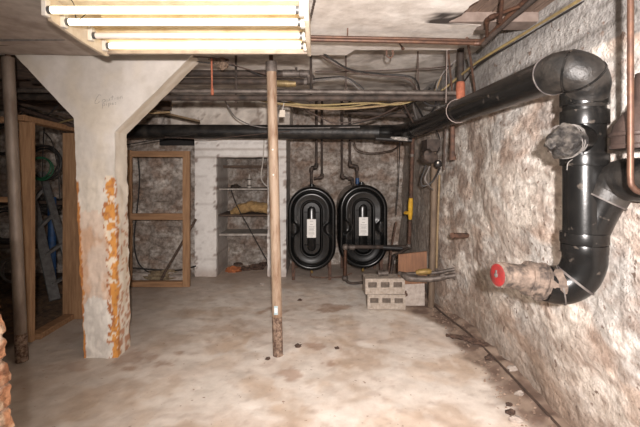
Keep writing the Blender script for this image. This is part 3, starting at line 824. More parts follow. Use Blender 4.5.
def block(c, w, h, d, holes, label, grp=None, rz=0, m=M_block, hm=M_blockhole):
    """block with cells opening towards the room; c: bottom centre of the front face"""
    t = thing('concrete_block', label, 'concrete block', c, grp)
    g = G(); xs = sorted(set([-w/2, w/2])); 
    # front face with holes: strips around rectangular cells
    hw, hh_, zc = w*.11, h*.17, h*.6
    cx = [-w*.32, 0, w*.32] if holes == 3 else []
    if cx:
        edges = [-w/2] + sum([[x-hw, x+hw] for x in cx], []) + [w/2]
        g.box(c+Vector((-w/2, 0, 0)), c+Vector((w/2, d, zc-hh_))); g.box(c+Vector((-w/2, 0, zc+hh_)), c+Vector((w/2, d, h)))
        for i in range(0, len(edges), 2): g.box(c+Vector((edges[i], 0, zc-hh_)), c+Vector((edges[i+1], d, zc+hh_)))
        g.box(c+Vector((-w/2+.01, .034, zc-hh_)), c+Vector((w/2-.01, d-.01, zc+hh_)))
    else: g.box(c+Vector((-w/2, 0, 0)), c+Vector((w/2, d, h)))
    obj('block_body', g, m, t, smooth=False)
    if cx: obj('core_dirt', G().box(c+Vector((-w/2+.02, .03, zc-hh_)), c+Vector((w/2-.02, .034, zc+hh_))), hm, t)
    return t
bY = 4.22
b1 = Vector(((386.5-CX)/F*bY, bY, 0.0))
t1 = block(b1, .40, .155, .20, 3, 'lower of two grey hollow blocks stacked in front of the right oil tank', 'grey hollow blocks')
t2 = block(b1+Vector((-.012, .012, .157)), .42, .165, .20, 3, 'upper of two grey hollow blocks, carrying the pipe beside the plywood board', 'grey hollow blocks')
t1.rotation_euler.z = -.03; t2.rotation_euler.z = .02
t3 = block(Vector((.985+.02, 4.34, 0)), .26, .26, .18, 0, 'pale solid block standing under the plywood board beside the corner pipe', m=M_stone)
obj('stain', G().blob(Vector((.90, 4.335, .13)), (.045, .012, .04), 5, .5), M_dirt, t3)
tag(obj('metal_junction_can', G().tube([P(378, 273.5, 4.35), P(388, 273, 4.35)], [.035, .035], 14).box(P(377, 279.5, 4.33), P(389, 276, 4.42)), M_greypipe), 'small grey metal can lying on top of the stacked blocks', 'can')
pipe_run('branch_pipe', [P(408, 248, 5.0), P(394, 256, 4.85), P(390, 280, 4.80), Vector((P(390, 0, 4.8).x, 4.80, .0))], .016, M_darkiron, 'thin dark pipe dropping behind the blocks from the copper loop', fit=(1,))
pipe_run('slanted_rod', [P(396, 222, 5.35), P(391, 252, 5.2), P(387.5, 284, 5.0)], .012, M_rust, 'rusty rod leaning against wall behind right oil tank', cat='rod')

# wall stubs, hanging pipe with flared foot
tag(obj('wall_stub_pipe', G().tube([P(467, 235.5, 3.45), P(452, 235.5, 3.35)], [.022, .024], 14, jit=.05), M_rust), 'short rusty pipe stub poking out of the right wall', 'pipe')
tag(obj('hanging_pipe_stub', G().tube([P(452.5, 120, 3.55), P(452.5, 152, 3.55), P(452.5, 158, 3.55), P(452.5, 160, 3.55)], [.02, .021, .032, .034], 14), M_rust), 'rusty pipe stub with flared foot hanging below the black run', 'pipe')
t = thing('old_meter', 'dark rusty round meter hung on the wall above the brown standpipe', 'meter', P(431, 168, 4.0))
obj('meter_body', G().lathe(P(430, 157, 3.90), (-.1, 1, .1), [(-.02, .045), (-.01, .066), (.06, .072), (.10, .065)], 24, jit=.02), M_darkiron, t)
obj('meter_dome', G().blob(P(438, 164, 3.85), (.040, .04, .04), 2, .1), M_blacktape, t)
obj('meter_glint', G().blob(P(438, 162.5, 3.80), (.010, .008, .010), 2, .05), M_cream, t)  # pale blob in place of the shiny glint on the black knob
obj('mounting_plate', G().box(P(427, 151, 3.98), P(434, 141, 4.2)), M_darkiron, t)

# conduit verticals at wall corner
def cable(pts, r, m, label, name='cable', cat='cable', sm=6, group=None):
    return tag(obj(name, G().tube([P(*p) for p in pts], r, 7, smooth=sm), m), label, cat, group)
cable([(426, 165, 4.0), (421, 180, 4.0), (423, 186, 4.0), (431, 183, 3.98), (436, 176, 3.95), (440, 168, 3.9)], .009, M_black, 'black cable looping below the old rusty meter')
cable([(430, 166, 3.95), (425, 178, 3.95), (428, 184, 3.95), (433, 190, 4.1)], .007, M_greyc, 'grey cable hanging in a small loop under the meter')
cable([(446, 120, 3.7), (444.5, 150, 3.75), (444, 170, 3.8)], .007, M_brownc, 'thin brown wire hanging left of flared pipe stub')
cable([(400, 135, 4.4), (398.5, 180, 5.2), (396, 215, 5.3)], .006, M_black, 'black wire hanging from the drain bend down the back corner')
cable([(422, 118, 4.2), (436, 130, 4.1), (440, 145, 4.0), (434, 158, 3.9)], .006, M_black, 'black wire running from ceiling clutter to the old meter')
cable([(354, 142, 5.2), (358, 150, 5.3), (372, 153, 5.4), (392, 150, 5.2), (401, 143, 4.7)], .008, M_brownc, 'brown wire sagging on the back wall above the right oil tank')

# ------------------------------------------------------------------ ceiling pipes
AY = 3.62
t = thing('heating_pipe', 'upper of two fat brown ceiling pipes ending at clustered fittings', 'pipe', P(240, 74, AY))
obj('pipe', G().tube([Vector((-2.6, AY, P(0, 73.5, AY).z)), P(284, 73.5, AY)], .030, 16), M_darkiron, t)
obj('fitting', G().tube([P(283, 73.5, AY), P(296, 73.5, AY), P(297, 73.5, AY), P(299, 73.5, AY), P(300, 73.5, AY), P(308, 74, AY), P(311, 78, AY), P(311, 84, AY)], [.034, .034, .028, .028, .036, .036, .036, .034], 14), M_greypipe, t)
obj('vent_screw', G().tube([P(296, 72, AY), P(296, 67.5, AY)], .012, 8), M_greypipe, t)
t = thing('heating_pipe', 'lower of two fat brown ceiling pipes, with a brass union near the post', 'pipe', P(240, 82, AY))
obj('pipe', G().tube([Vector((-2.6, AY, P(0, 81, AY).z)), P(308, 81.5, AY)], .029, 16), M_darkiron, t)
obj('brass_union', G().tube([P(276, 83, AY), P(278, 83, AY), P(288, 83.5, AY), P(296, 83.5, AY)], [.03, .036, .036, .03], 14), mat('dull_brass', (.28, .20, .09), (.14, .10, .05), 20, .5, .4), t)
obj('union_nut', G().tube([P(304, 81.5, AY), P(307, 81.5, AY)], .038, 8), M_greypipe, t)
BY_ = 3.43
tag(obj('ceiling_conduit_pipe', G().tube([Vector((-2.6, BY_, P(0, 90.5, BY_).z)), P(300, 91.5, BY_), P(456, 93, BY_)], .021, 14), M_greypipe), 'long pale grey pipe running level just above a darker one under the ceiling', 'pipe')
t = thing('ceiling_main_pipe', 'long dark pipe under the ceiling ending in an orange primed tee at right', 'pipe', P(310, 100, BY_))
obj('pipe', G().tube([Vector((-2.6, BY_, P(0, 97, BY_).z)), P(300, 98, BY_), P(458, 98, BY_)], .027, 16), M_darkiron, t)
obj('primed_tee', G().tube([P(460.5, 103, BY_-.02), P(460.5, 100, BY_-.02), P(460.5, 84, BY_-.02), P(460.5, 82, BY_-.02)], [.030, .038, .038, .032], 16), M_rustorange, t, label='orange primed tee fitting')
obj('riser', G().tube([P(460.5, 84, BY_-.02), Vector((P(460.5, 50, BY_-.02).x, BY_-.02, Z2+.01))], .029, 16), M_darkiron, t)
for x in (311, 236):
    obj('pipe_hanger', G().tube([P(x, 103, BY_+.05), Vector((P(x, 60, BY_+.05).x, BY_+.05, Z2+.01))], .011, 8), M_darkiron, t)
tag(obj('rear_black_pipe', G().tube([P(345, 112, 4.6), P(411, 116, 4.4), P(413, 116, 4.4)], [.025, .028, .028], 14), M_darkiron), 'short dark pipe end just above the dusty drain pipe near the corner', 'pipe')
t = thing('wrapped_bar', 'black bar with torn white tape lying along underside of the dusty drain pipe', 'bar', P(394, 140, 4.45))
obj('bar', G().tube([P(376, 138.5, 4.45), P(412, 140.5, 4.35)], .022, 12), M_blacktape, t)
obj('torn_tape', G().tube([P(391, 138.4, 4.41), P(400, 138.8, 4.37), P(408, 139.2, 4.33)], .022, 12, jit=.2), M_tape, t)

# copper pair across the ceiling
ZC = 2.315
def cpair(y0, y1, dz): return None
t = tag(obj('copper_ceiling_pipe', G().tube([P(250, 35.5, 2.56), P(400, 38.5, 2.56), P(480, 40.5, 2.56)], .010, 12), M_copper), 'far one of the two copper pipes crossing the ceiling plaster', 'pipe')
t = thing('copper_ceiling_pipe', 'near copper pipe crossing the ceiling plaster then turning forward to the right wall', 'pipe', P(400, 42, 2.52))
obj('pipe', G().tube([P(250, 38.5, 2.52), P(400, 41.5, 2.52), P(476, 43.5, 2.52), P(483, 42, 2.5), P(492, 33, 2.42), P(505, 19, 2.28), P(530, -4, 2.1), P(560, -30, 1.9)], .012, 12, smooth=5), M_copper, t)
obj('elbow', G().tube([P(474, 43.5, 2.52), P(480, 43, 2.51), P(486, 39, 2.47)], .017, 12, smooth=3), M_copper, t)
pipe_run('copper_branch_pipe', [P(487, 36, 2.42), P(487, 20, 2.30), P(491, 17, 2.25), P(520, 6, 2.12)], .010, M_copper, 'copper branch pipe bending up among the bare lath boards', fit=(1, 2))
pipe_run('copper_branch_pipe', [P(500, 22, 2.25), P(502, 0, 2.12), P(503, -8, 2.08)], .011, M_copper, 'short copper pipe running vertically in front of the lath boards', fit=())
pipe_run('iron_branch_pipe', [P(483, 44, 2.50), P(512, 17, 2.26), P(545, -10, 2.05)], .016, M_darkiron, 'dark iron pipe running forward along the corner beneath the lath boards')

# ------------------------------------------------------------------ cables overhead
cable([(700, -70, 1.45), (580, 0, 2.02), (530, 30, 2.5), (485, 57, 3.0), (472, 66, 3.2), (455, 80, 3.5), (440, 92, 3.6)], .010, M_yellow, 'yellow cable running along the top of the right wall')
cable([(700, -64, 1.45), (580, 4, 2.02), (530, 34, 2.5), (487, 59, 3.0), (474, 69, 3.2), (462, 84, 3.45)], .007, M_black, 'black cable running just beneath the yellow cable on the right wall')
cable([(160, 98, 3.8), (203, 99, 3.8), (250, 97, 3.75), (280, 104, 3.7), (330, 109, 3.7), (380, 106, 3.7), (415, 99, 3.6)], .010, M_tan, 'tan cable sagging under the dark main pipe')
cable([(240, 96, 3.7), (275, 103, 3.66), (320, 105, 3.66), (365, 103, 3.66), (402, 104, 3.6), (430, 92, 3.55)], .008, M_yellow, 'yellow cable sagging behind the centre post')
cable([(280, 99, 3.8), (310, 106, 3.8), (345, 107, 3.75), (385, 101, 3.65), (412, 98, 3.6)], .007, M_yellow, 'thin yellow cable just above the sagging tan cable')
cable([(255, 99, 4.0), (300, 104, 4.0), (345, 110, 4.0), (390, 104, 3.9), (420, 100, 3.9)], .006, M_black, 'black cable crossing behind the yellow cables')
cable([(296, 105, 4.2), (320, 117, 4.3), (335, 123, 4.3), (370, 119, 4.2), (395, 108, 4.0), (416, 96, 3.8)], .007, M_brownc, 'brown cable drooping almost to the dusty drain pipe')
cable([(330, 128, 4.4), (362, 122, 4.3), (396, 112, 4.1), (420, 99, 3.8)], .006, M_black, 'black cable rising from the drain pipe to the main pipe')
cable([(314, 46, 3.0), (333, 60, 3.1), (352, 70, 3.2), (382, 74, 3.3), (408, 76, 3.3), (417, 82, 3.35), (420, 92, 3.5)], .0075, M_black, 'upper of two black cables swooping from fixture end to the corner')
cable([(316, 52, 3.1), (336, 65, 3.2), (356, 73, 3.3), (384, 76, 3.35), (405, 78, 3.35), (414, 85, 3.4), (417, 95, 3.5)], .006, M_brownc, 'lower of two dark cables swooping from fixture end to the corner')
cable([(312, 79, 3.6), (334, 77, 3.5), (345, 77, 3.5), (356, 83, 3.5), (364, 89, 3.5)], .007, M_black, 'black cable leaving the pipe fittings towards the right')
cable([(312, 81, 3.6), (335, 78.5, 3.52), (348, 80, 3.52), (360, 90, 3.5)], .005, M_greyc, 'thin grey cable leaving the pipe fittings towards the right')
cable([(176, 57, 3.2), (200, 62, 3.3), (236, 66, 3.4), (262, 76, 3.5)], .006, M_black, 'black cable running from flared column head to the ceiling pipes')
cable([(180, 57, 3.15), (215, 58, 3.2), (240, 67, 3.3), (268, 75, 3.45)], .005, M_brownc, 'brown cable beside the ragged hanging cloth')
cable([(224, 98, 4.3), (229, 108, 4.4), (238, 119, 4.5), (260, 127, 4.62), (300, 128, 4.6), (360, 127, 4.5)], .007, M_greyc, 'pale grey cable hanging behind pipes then lying along the drain pipe')
cable([(125, 145, 4.7), (160, 139, 4.7), (195, 134, 4.7)], .006, M_black, 'black cable crossing just above the left wooden frame')
cable([(165, 137, 4.7), (205, 139, 4.7), (240, 136, 4.7), (290, 131, 4.65)], .005, M_brownc, 'brown cable sagging under the drain pipe across the white lintel')
cable([(264.5, 133, 5.4), (263, 160, 5.5), (261, 176, 5.52), (263.5, 183, 5.52), (268, 187, 5.52)], .008, M_whitec, 'white cord hanging down across the recess opening', name='cord', cat='cord')
for x, y0, y1, Y_, lab in ((346, 66, 90, 3.5, 'short rod hanger left of the ceiling hook'), (418, 70, 92, 3.5, 'short rod hanger at the corner cable bundle'), (447.0, 0, 0, 0, '')):
    if Y_: 
        zt = Z2+.005
        tag(obj('rod_hanger', G().tube([P(x, y1, Y_), Vector((P(x, y1, Y_).x, Y_, zt))], .006, 8), M_brownc), lab, 'hanger')
cable([(315, 71.5, 3.7), (350, 71.5, 3.7), (419, 69, 3.7), (452, 66, 3.5)], .006, M_brownc, 'thin straight rod running level above the cables', name='rod', cat='rod')
cable([(467, 38, 2.62), (471, 62, 3.0), (475, 92, 3.3)], .009, M_rust, 'rusty strap hanging beside the yellow cable', name='strap', cat='strap')
cable([(448, 45, 2.96), (449, 60, 3.1), (452, 90, 3.4)], .008, M_rust, 'rusty iron strap just left of the orange tee', name='strap', cat='strap')
cable([(400, 92, 3.5), (404, 104, 3.7), (413, 122, 4.0)], .008, M_brownc, 'brown wire dropping to drain bend, leftmost of the tangle')
cable([(408, 94, 3.5), (418, 108, 3.8), (424, 120, 4.0)], .010, M_black, 'thick black wire in the tangle above the drain bend')
cable([(414, 92, 3.6), (414, 108, 3.9), (420, 128, 4.2)], .010, M_greyc, 'grey wire in the tangle above the drain bend')
cable([(430, 88, 3.5), (423, 100, 3.6), (432, 106, 3.6), (440, 104, 3.6)], .010, M_black, 'black wire curled right of the tangle near the orange tee')
cable([(433, 92, 3.55), (436, 104, 3.6), (430, 114, 3.7), (426, 120, 3.8)], .009, M_black, 'black wire twisting down behind the near drain run')
cable([(441, 76, 3.4), (434, 92, 3.5), (420, 98, 3.55), (405, 98, 3.6)], .009, M_tan, 'tan cable bending into corner bundle from the right')
cable([(456, 60, 3.2), (444, 72, 3.3), (437, 84, 3.4), (436, 98, 3.5)], .006, M_greyc, 'grey cable rising to the corner below the plaster edge')
cable([(-6, 40.5, 2.72), (60, 39.5, 2.72), (70, 38.5, 2.72), (140, 36, 2.70)], .007, M_greyc, 'upper of two grey cables stapled across the ceiling above the flared column')
cable([(-6, 45, 2.85), (50, 43.5, 2.85), (100, 41, 2.85), (150, 39, 2.83)], .006, M_brownc, 'lower of two grey cables stapled across the ceiling above the flared column')
cable([(298, 23.8, 2.5), (345, 24, 2.5), (347.5, 26, 2.5), (347.5, 37, 2.55)], .004, M_rust, 'thin rust-coloured wire tacked to the ceiling right of the fixture', name='wire', cat='wire')
# orange rod and ragged cloth below the fixture edge
tag(obj('orange_rod', G().tube([P(211.5, 57, 3.2), P(212, 84, 3.25), P(212.3, 92, 3.25), P(212.3, 95, 3.25)], [.007, .007, .013, .011], 8), M_rustorange), 'thin orange rusted rod hanging between flared column and post', 'rod')
def rag():
    g = grid(14, 8, lambda u, v: P(208+u*20+v*8*(1-u)+1.5*fbm(u*4, v*4), 58.5+v*(3+9*math.sin(u*PI*.9)**1.0), 3.30+.03*fbm(u*5, v*5, 3)))
    return g
o = obj('ragged_cloth', rag(), mat('dusty_brown_cloth', (.24, .17, .12), (.13, .09, .065), 22, .95, bump=.5))
md = o.modifiers.new('s', 'SOLIDIFY'); md.thickness = .012
tag(o, 'ragged brown cloth scrap hanging from the ceiling behind the fixture', 'cloth')
tag(obj('paper_tag', G().prism([(P(279, 0, 3.6).x, P(0, 117, 3.6).z), (P(285, 0, 3.6).x, P(0, 117, 3.6).z), (P(285, 0, 3.6).x, P(0, 110, 3.6).z), (P(280, 0, 3.6).x, P(0, 110, 3.6).z)], 3.6, 3.606), mat('beige_paper', (.62, .55, .46), None, 8, .8, bump=0)), 'small beige tag hanging beside the centre post top', 'tag')
cable([(284, 103, 3.6), (282.5, 110, 3.6)], .004, M_whitec, 'short white string holding the beige tag', name='string', cat='string', sm=3)
cable([(270, 119, 3.9), (276, 112, 3.8), (281, 103, 3.7)], .006, M_greyc, 'grey wire slanting behind the centre post')
# ceiling hook
tag(obj('ceiling_hook', G().tube([P(386.5, 50, 2.94), P(387, 56, 2.94), P(390.5, 57.5, 2.94), P(393, 55, 2.94), P(392.5, 50, 2.94)], .006, 8, smooth=5), M_rust), 'small rusty loop hook in the plaster edge above the conduits', 'hook')
tag(obj('bent_nail', G().tube([P(398, 41.5, 2.76), P(402, 46, 2.87), P(403, 48.5, 2.92)], [.005, .009, .014], 8), M_rust), 'bent rusty bracket at the plaster edge right of the hook', 'bracket')

# ------------------------------------------------------------------ recess contents
RY = 5.95
def shelf(y, z0, z1, label, x0=XL1+.0, x1=XR0):
    zz = EH-(y-HY)/F*CY
    tag(obj('recess_shelf', G().box((XL1-.0, 5.72, zz-z0), (XR0, 6.2, zz)), M_shelf, bevel=.002), label, 'shelf')
    return zz
zA = shelf(189, .02, 0, 'thin upper shelf in the white recess holding a cloudy bottle')
zB = shelf(235.5, .03, 0, 'bare lower shelf in the white recess below the ochre foam')
tag(obj('recess_ledge', G().box((XL1, 5.95, EH+.06), (XR0, 6.25, EH+.10)), M_darkwood, bevel=.003), 'dark wooden ledge across top of the white recess', 'ledge')
t = thing('bottle', 'small cloudy bottle with dark bands standing on the upper recess shelf', 'bottle', (P(249.3, 0, 5.85).x, 5.85, zA))
obj('bottle_body', G().lathe((P(249.3, 0, 5.85).x, 5.85, zA), (0, 0, 1), [(0, .022), (.01, .028), (.12, .028), (.15, .016), (.19, .008), (.20, .008)], 16), M_glass, t)
for h_ in (.035, .12): obj('dark_band', G().lathe((P(249.3, 0, 5.85).x, 5.85, zA+h_), (0, 0, 1), [(0, .027), (.001, .031), (.014, .031), (.015, .027)], 16), M_darkiron, t)
tag(obj('dark_rag', G().blob((P(235, 0, 5.85).x, 5.85, zA+.022), (.07, .05, .03), 4, .6, 18, 10), M_darkiron), 'small dark clump at the left end of the upper recess shelf', 'rag')
def foam():
    cs = [(P(231, 213, 5.75)), P(238, 210, 5.75), P(249, 206.5, 5.75), P(258, 207, 5.75), P(268, 208.5, 5.75)]
    return G().tube(cs, [.035, .065, .075, .07, .07], 20, smooth=7, jit=.35)
fo = obj('foam_strip', foam(), M_foam); tag(fo, 'lumpy ochre insulation foam strip lying across the middle of the recess', 'insulation')
zF = min((fo.matrix_basis @ v.co).z for v in fo.data.vertices)
tag(obj('recess_shelf', G().box((XL1, 5.66, zF-.005), (XR0, 6.2, zF+.02)), M_darkwood, bevel=.002), 'dark shelf under the ochre foam in the white recess', 'shelf')
cable([(231, 190, 5.70), (238, 208, 5.60), (248, 226, 5.60), (260, 248, 5.62), (268, 262, 5.64)], .007, M_black, 'dark string slanting across the front of the recess', name='string', cat='string')
for i, (x, y, s_, m_, lab) in enumerate(((233, 271, .09, M_orangebrick, 'orange brick lump on the floor at left of the recess'), (245, 270, .07, M_dirt, 'dark brown rubble heap in the middle of the recess foot'),
      (256, 269, .10, M_dirt, 'largest dark rubble heap at right of the recess foot'), (264, 265, .07, M_dirt, 'dark rubble lump deep in the recess by right pier'), (238, 265, .06, M_dirt, 'dark rubble lump deep in the recess behind the orange brick'))):
    q = P(x, y, EH*F/(y-HY)); q.z = s_*.22
    tag(obj('rubble_lump', G().blob(q, (s_*1.25, s_*.8, s_*.5), i+2, .5, 18, 10, 2.2), m_), lab, 'rubble')

# ------------------------------------------------------------------ left wooden frame (partition panel)
WY = 5.04
def fz(y): return EH-(y-HY)/F*WY
def fxx(x): return (x-CX)/F*WY
t = thing('wooden_partition_frame', 'open brown lumber frame with middle rail standing left of the white chimney', 'frame', (fxx(157), WY, 0))
obj('post', G().box((fxx(124), WY, 0), (fxx(131), WY+.04, fz(150))), M_wood, t, bevel=.002)
obj('post', G().box((fxx(182.5), WY, 0), (fxx(189.5), WY+.04, fz(151))), M_wood, t, bevel=.002)
obj('top_rail', G().box((fxx(131), WY, fz(157)), (fxx(182.5), WY+.04, fz(151))), M_woodh, t, bevel=.002)
obj('middle_rail', G().box((fxx(131), WY, fz(220)), (fxx(182.5), WY+.04, fz(213.5))), M_woodh, t, bevel=.002)
obj('bottom_rail', G().box((fxx(131), WY-.01, fz(287)), (fxx(182.5), WY+.06, fz(281.5))), M_woodh, t, bevel=.002)
cable([(138, 158, 5.35), (139.5, 180, 5.4), (137, 210, 5.4), (134, 240, 5.4), (138, 262, 5.4), (148, 272, 5.4), (156, 274, 5.4)], .009, M_black, 'black cable hanging down inside the brown wooden frame')
cable([(133, 268, 5.45), (160, 270, 5.5), (180, 270, 5.5), (196, 266, 5.5)], .010, M_black, 'dark cable lying low on the wall behind the wooden frame')
q0 = P(196, 219, 5.46); q1 = P(165, 272, 5.25)
tag(obj('leaning_stick', G().tube([q0, q1, Vector((q1.x-.05, 5.2, .0))], .017, 10), M_darkwood), 'dark stick leaning against the wall behind the wooden frame', 'stick')
for i, (x, y, s_, lab) in enumerate(((146, 279, .13, 'pale rubble lump at left behind the bottom rail'), (160, 276, .15, 'dusty rubble heap in the middle behind the bottom rail'), (174, 279, .11, 'dusty rubble lump at right behind the bottom rail'))):
    q = P(x, y, 5.42); q.z = s_*.2
    tag(obj('rubble_lump', G().blob(q, (s_*1.6, s_*.8, s_*.55), i+12, .5, 18, 10, 2.4), M_stone if i != 1 else mat('dusty_straw_debris', (.33, .26, .16), (.17, .12, .08), 30, .95, bump=.8)), lab, 'rubble')

# ------------------------------------------------------------------ storage partition at left
PX = -2.47
def stud(x0, x1, ytop, Yd, label, zbot=0):
    a = (x0-CX)/F*Yd; b = (x1-CX)/F*Yd
    z = EH-(ytop-HY)/F*Yd
    return tag(obj('wall_stud', G().box((a, Yd, zbot), (b, Yd+.045, z)), M_wood, bevel=.002), label, 'stud')
stud(18.5, 31.5, 121, 3.40, 'brown wooden stud directly right of the dull grey post')
stud(62.5, 82, 133, 3.94, 'brown wooden stud partly hidden behind the flared column')
t1_ = P(-30, 117, 3.38); 
tag(obj('partition_plate', G().bar((PX-.02, 3.30, 1.90), (PX-.02, 5.0, 1.845), .09, .045), M_woodh, bevel=.002), 'wooden top plate running back across the two left studs', 'beam')
tag(obj('partition_plate', G().bar((-3.4, 3.44, 1.915), (PX-.07, 3.44, 1.895), .045, .05), M_woodh, bevel=.002), 'wooden top rail reaching the left photo edge behind the grey post', 'beam')
tag(obj('floor_plate', G().bar((PX+.0, 3.46, .025), (PX-.01, 5.0, .025), .10, .05), M_woodh, bevel=.002), 'wooden sole plate lying on the floor between the two left studs', 'beam')
tag(obj('partition_rail', G().box((-3.6, 3.44, 1.19), (PX-.07, 3.48, 1.235)), M_woodh, bevel=.002), 'short wooden rail at mid height left of the grey post', 'rail')

def coil(c, R, r, n, m, label, ax='y', sq=1.0):
    g = G()
    for k in range(n):
        pts = []
        rr = R*(1+.06*math.sin(k*2.3)); dy = (k-n/2)*r*1.6
        for i in range(33):
            a = 2*PI*i/32
            pts.append(Vector(c)+Vector((rr*math.cos(a)*sq+.01*math.sin(k), dy+.01*math.sin(2*a+k), rr*math.sin(a)+.012*math.cos(k*1.7))))
        g.tube(pts, r, 7, cap=False)
    return tag(obj('cable_coil', g, m), label, 'coil')
coil(P(44.5, 163, 4.5), .185, .010, 6, M_black, 'large coil of black cable hanging in the storage room doorway')
coil(P(41, 169, 4.35), .115, .009, 2, M_green, 'small green hose coil hanging inside the black cable coil')
coil(P(6, 225, 4.3), .17, .010, 5, M_black, 'loose black cable coil low in the far left corner')
coil(P(5, 140, 4.2), .15, .009, 4, M_black, 'black cable coil hanging high at the far left edge')
coil(P(12, 270, 4.5), .13, .009, 3, M_greyc, 'grey cable coil low behind the grey post')
# ladder
t = thing('ladder', 'grey aluminium stepladder leaning inside the dark storage room', 'ladder', P(55, 315, 4.3))
la, lb_ = P(30, 190, 4.7), P(55, 300, 4.2); la2, lb2 = P(42, 172, 4.8), P(76, 290, 4.45)
obj('stile', G().bar(la, lb_, .10, .03), M_alum, t, bevel=.003); obj('stile', G().bar(la2, lb2, .08, .03), M_alum, t, bevel=.003)
for k in range(4):
    f_ = .12+.25*k; obj('rung', G().bar(la.lerp(lb_, f_), la2.lerp(lb2, f_), .045, .03), M_alum, t)
tag(obj('blue_pipe', G().tube([P(52, 197, 4.9), Vector((P(53, 0, 4.9).x, 4.88, .02))], .045, 12), M_blue), 'blue plastic tube standing behind the stepladder', 'tube')
tag(obj('storage_shelf', G().box((-4.3, 4.95, 1.04), (-2.62, 5.45, 1.09)), M_darkwood, bevel=.003), 'upper dark shelf inside the storage room', 'shelf')
tag(obj('storage_shelf', G().box((-4.3, 4.95, .50), (-2.62, 5.45, .55)), M_darkwood, bevel=.003), 'lower dark shelf inside the storage room', 'shelf')
tag(obj('plastic_bundle', G().blob(P(42, 196, 5.1)+Vector((0, 0, -.13)), (.26, .16, .13), 8, .5, 26, 14, 2.5), M_wrap), 'crumpled grey plastic bundle on upper storage shelf', 'bundle')
tag(obj('storage_box', G().box((-3.15, 5.05, .552), (-2.85, 5.35, .78)), M_darkwood, bevel=.004), 'dark box on the lower storage shelf', 'box')
for x in (-4.2, -2.68): tag(obj('shelf_upright', G().box((x-.03, 5.0, 0), (x+.03, 5.04, 1.6)), M_darkwood, bevel=.002), 'dark upright carrying the %s end of the storage shelves' % ('left' if x < -3 else 'right'), 'upright')
def floor_heap():
    return grid(36, 30, lambda u, v: (-4.6+u*2.08, 3.55+v*2.0, .0+ math.sin(u*PI)**.5*math.sin(v*PI)**.5*(.09+.10*fbm(u*9, v*9, 4)) ))
o = obj('debris_heap', floor_heap(), mat('dark_brown_debris', (.18, .11, .06), (.06, .04, .03), 20, .95, bump=1, bdist=.02)); o['kind'] = 'stuff'; o['label'] = 'brown debris heaped over the storage room floor'; o['category'] = 'debris'
# clutter under the joists, seen over the partition
cl = [((5, 100, 4.2), (75, 118, 4.3), .03, M_darkwood, 'dark board slanting over the storage partition, lowest one'),
      ((12, 82, 4.4), (60, 86, 4.4), .022, M_darkiron, 'dark pipe crossing above the storage room, upper left'),
      ((12, 91, 4.0), (66, 92, 4.0), .014, M_darkiron, 'thin dark pipe above the storage partition'),
      ((20, 108, 4.0), (74, 126, 3.9), .012, M_brownc, 'brown batten resting above the left studs')]
for a, b, r, m_, lab in cl:
    tag(obj('overhead_pipe' if 'pipe' in lab else 'overhead_board', G().tube([P(*a), P(*b)], r, 10) if 'pipe' in lab else G().bar(P(*a), P(*b), .09, .03), m_), lab, 'pipe' if 'pipe' in lab else 'board')
cable([(52, 127, 3.9), (62, 122, 3.85), (74, 119, 3.8)], .008, M_yellow, 'yellow cable above the left studs beside the flared column')
cable([(18, 116, 4.0), (30, 108, 4.1), (45, 116, 4.1), (58, 105, 4.1)], .007, M_black, 'black wires tangled above the storage partition')
cable([(44, 128, 4.2), (43, 150, 4.5), (42, 190, 4.6)], .006, M_black, 'black wire hanging through the centre of the cable coil')
cable([(44, 132, 4.2), (52, 142, 4.4), (58, 170, 4.4), (60, 200, 4.4)], .006, M_black, 'black wire curving down right of the cable coil')
tag(obj('small_tag', G().box(P(44, 125.5, 3.85), P(52, 123, 3.87)), M_label), 'tiny white tag on the cable above the left studs', 'tag')
cable([(133, 108, 4.1), (148, 113, 4.2), (170, 112, 4.2)], .010, M_tan, 'tan cable behind the right flare of the column')
tag(obj('stained_board', G().bar(P(140, 108, 4.6), P(200, 122, 4.8), .16, .02), mat('dull_ochre_board', (.22, .155, .09), (.12, .085, .055), 9, .9, bump=.3)), 'dull ochre board slanting behind the right flare of the column', 'board')

# ------------------------------------------------------------------ brick pier in the left foreground
def pier_fn(u, v):
    z = -.02 + v*1.30
    ex = -1.045 + .06*sstep(1.25, .65, z) + .03*sstep(.6, 0, z)
    # front to right side sweep
    if u < .5: x = ex - .35*(1-u*2); y = 1.18
    else: x = ex; y = 1.18 + (u-.5)*2*.10
    d = .018*fbm(x*9, z*9, y*9) + .012*fbm(x*25, z*25, y*25) - .010*(((z*13) % 1) < .2)
    if u >= .5: x += d
    else: x += d*(u*2); y -= d*.6
    return (x, y, z*(1.0) if v < 1 else z)
def pier_paint(v):
    z = v.z; c = mixc((.52, .26, .14), (.68, .50, .36), sstep(-.1, .3, fbm(v.x*12, z*12, v.y*12)))
    c = mixc(c, (.30, .12, .06), sstep(.1, .3, fbm(v.x*20, z*20, 4))*.7)
    if (z*13) % 1 < .2: c = mixc(c, (.42, .36, .30), .6)
    return c
g = grid(60, 150, pier_fn)
tag(obj('brick_pier', g, M_pier, paint=pier_paint), 'crumbling orange brick pier edge in the left foreground', 'pier')

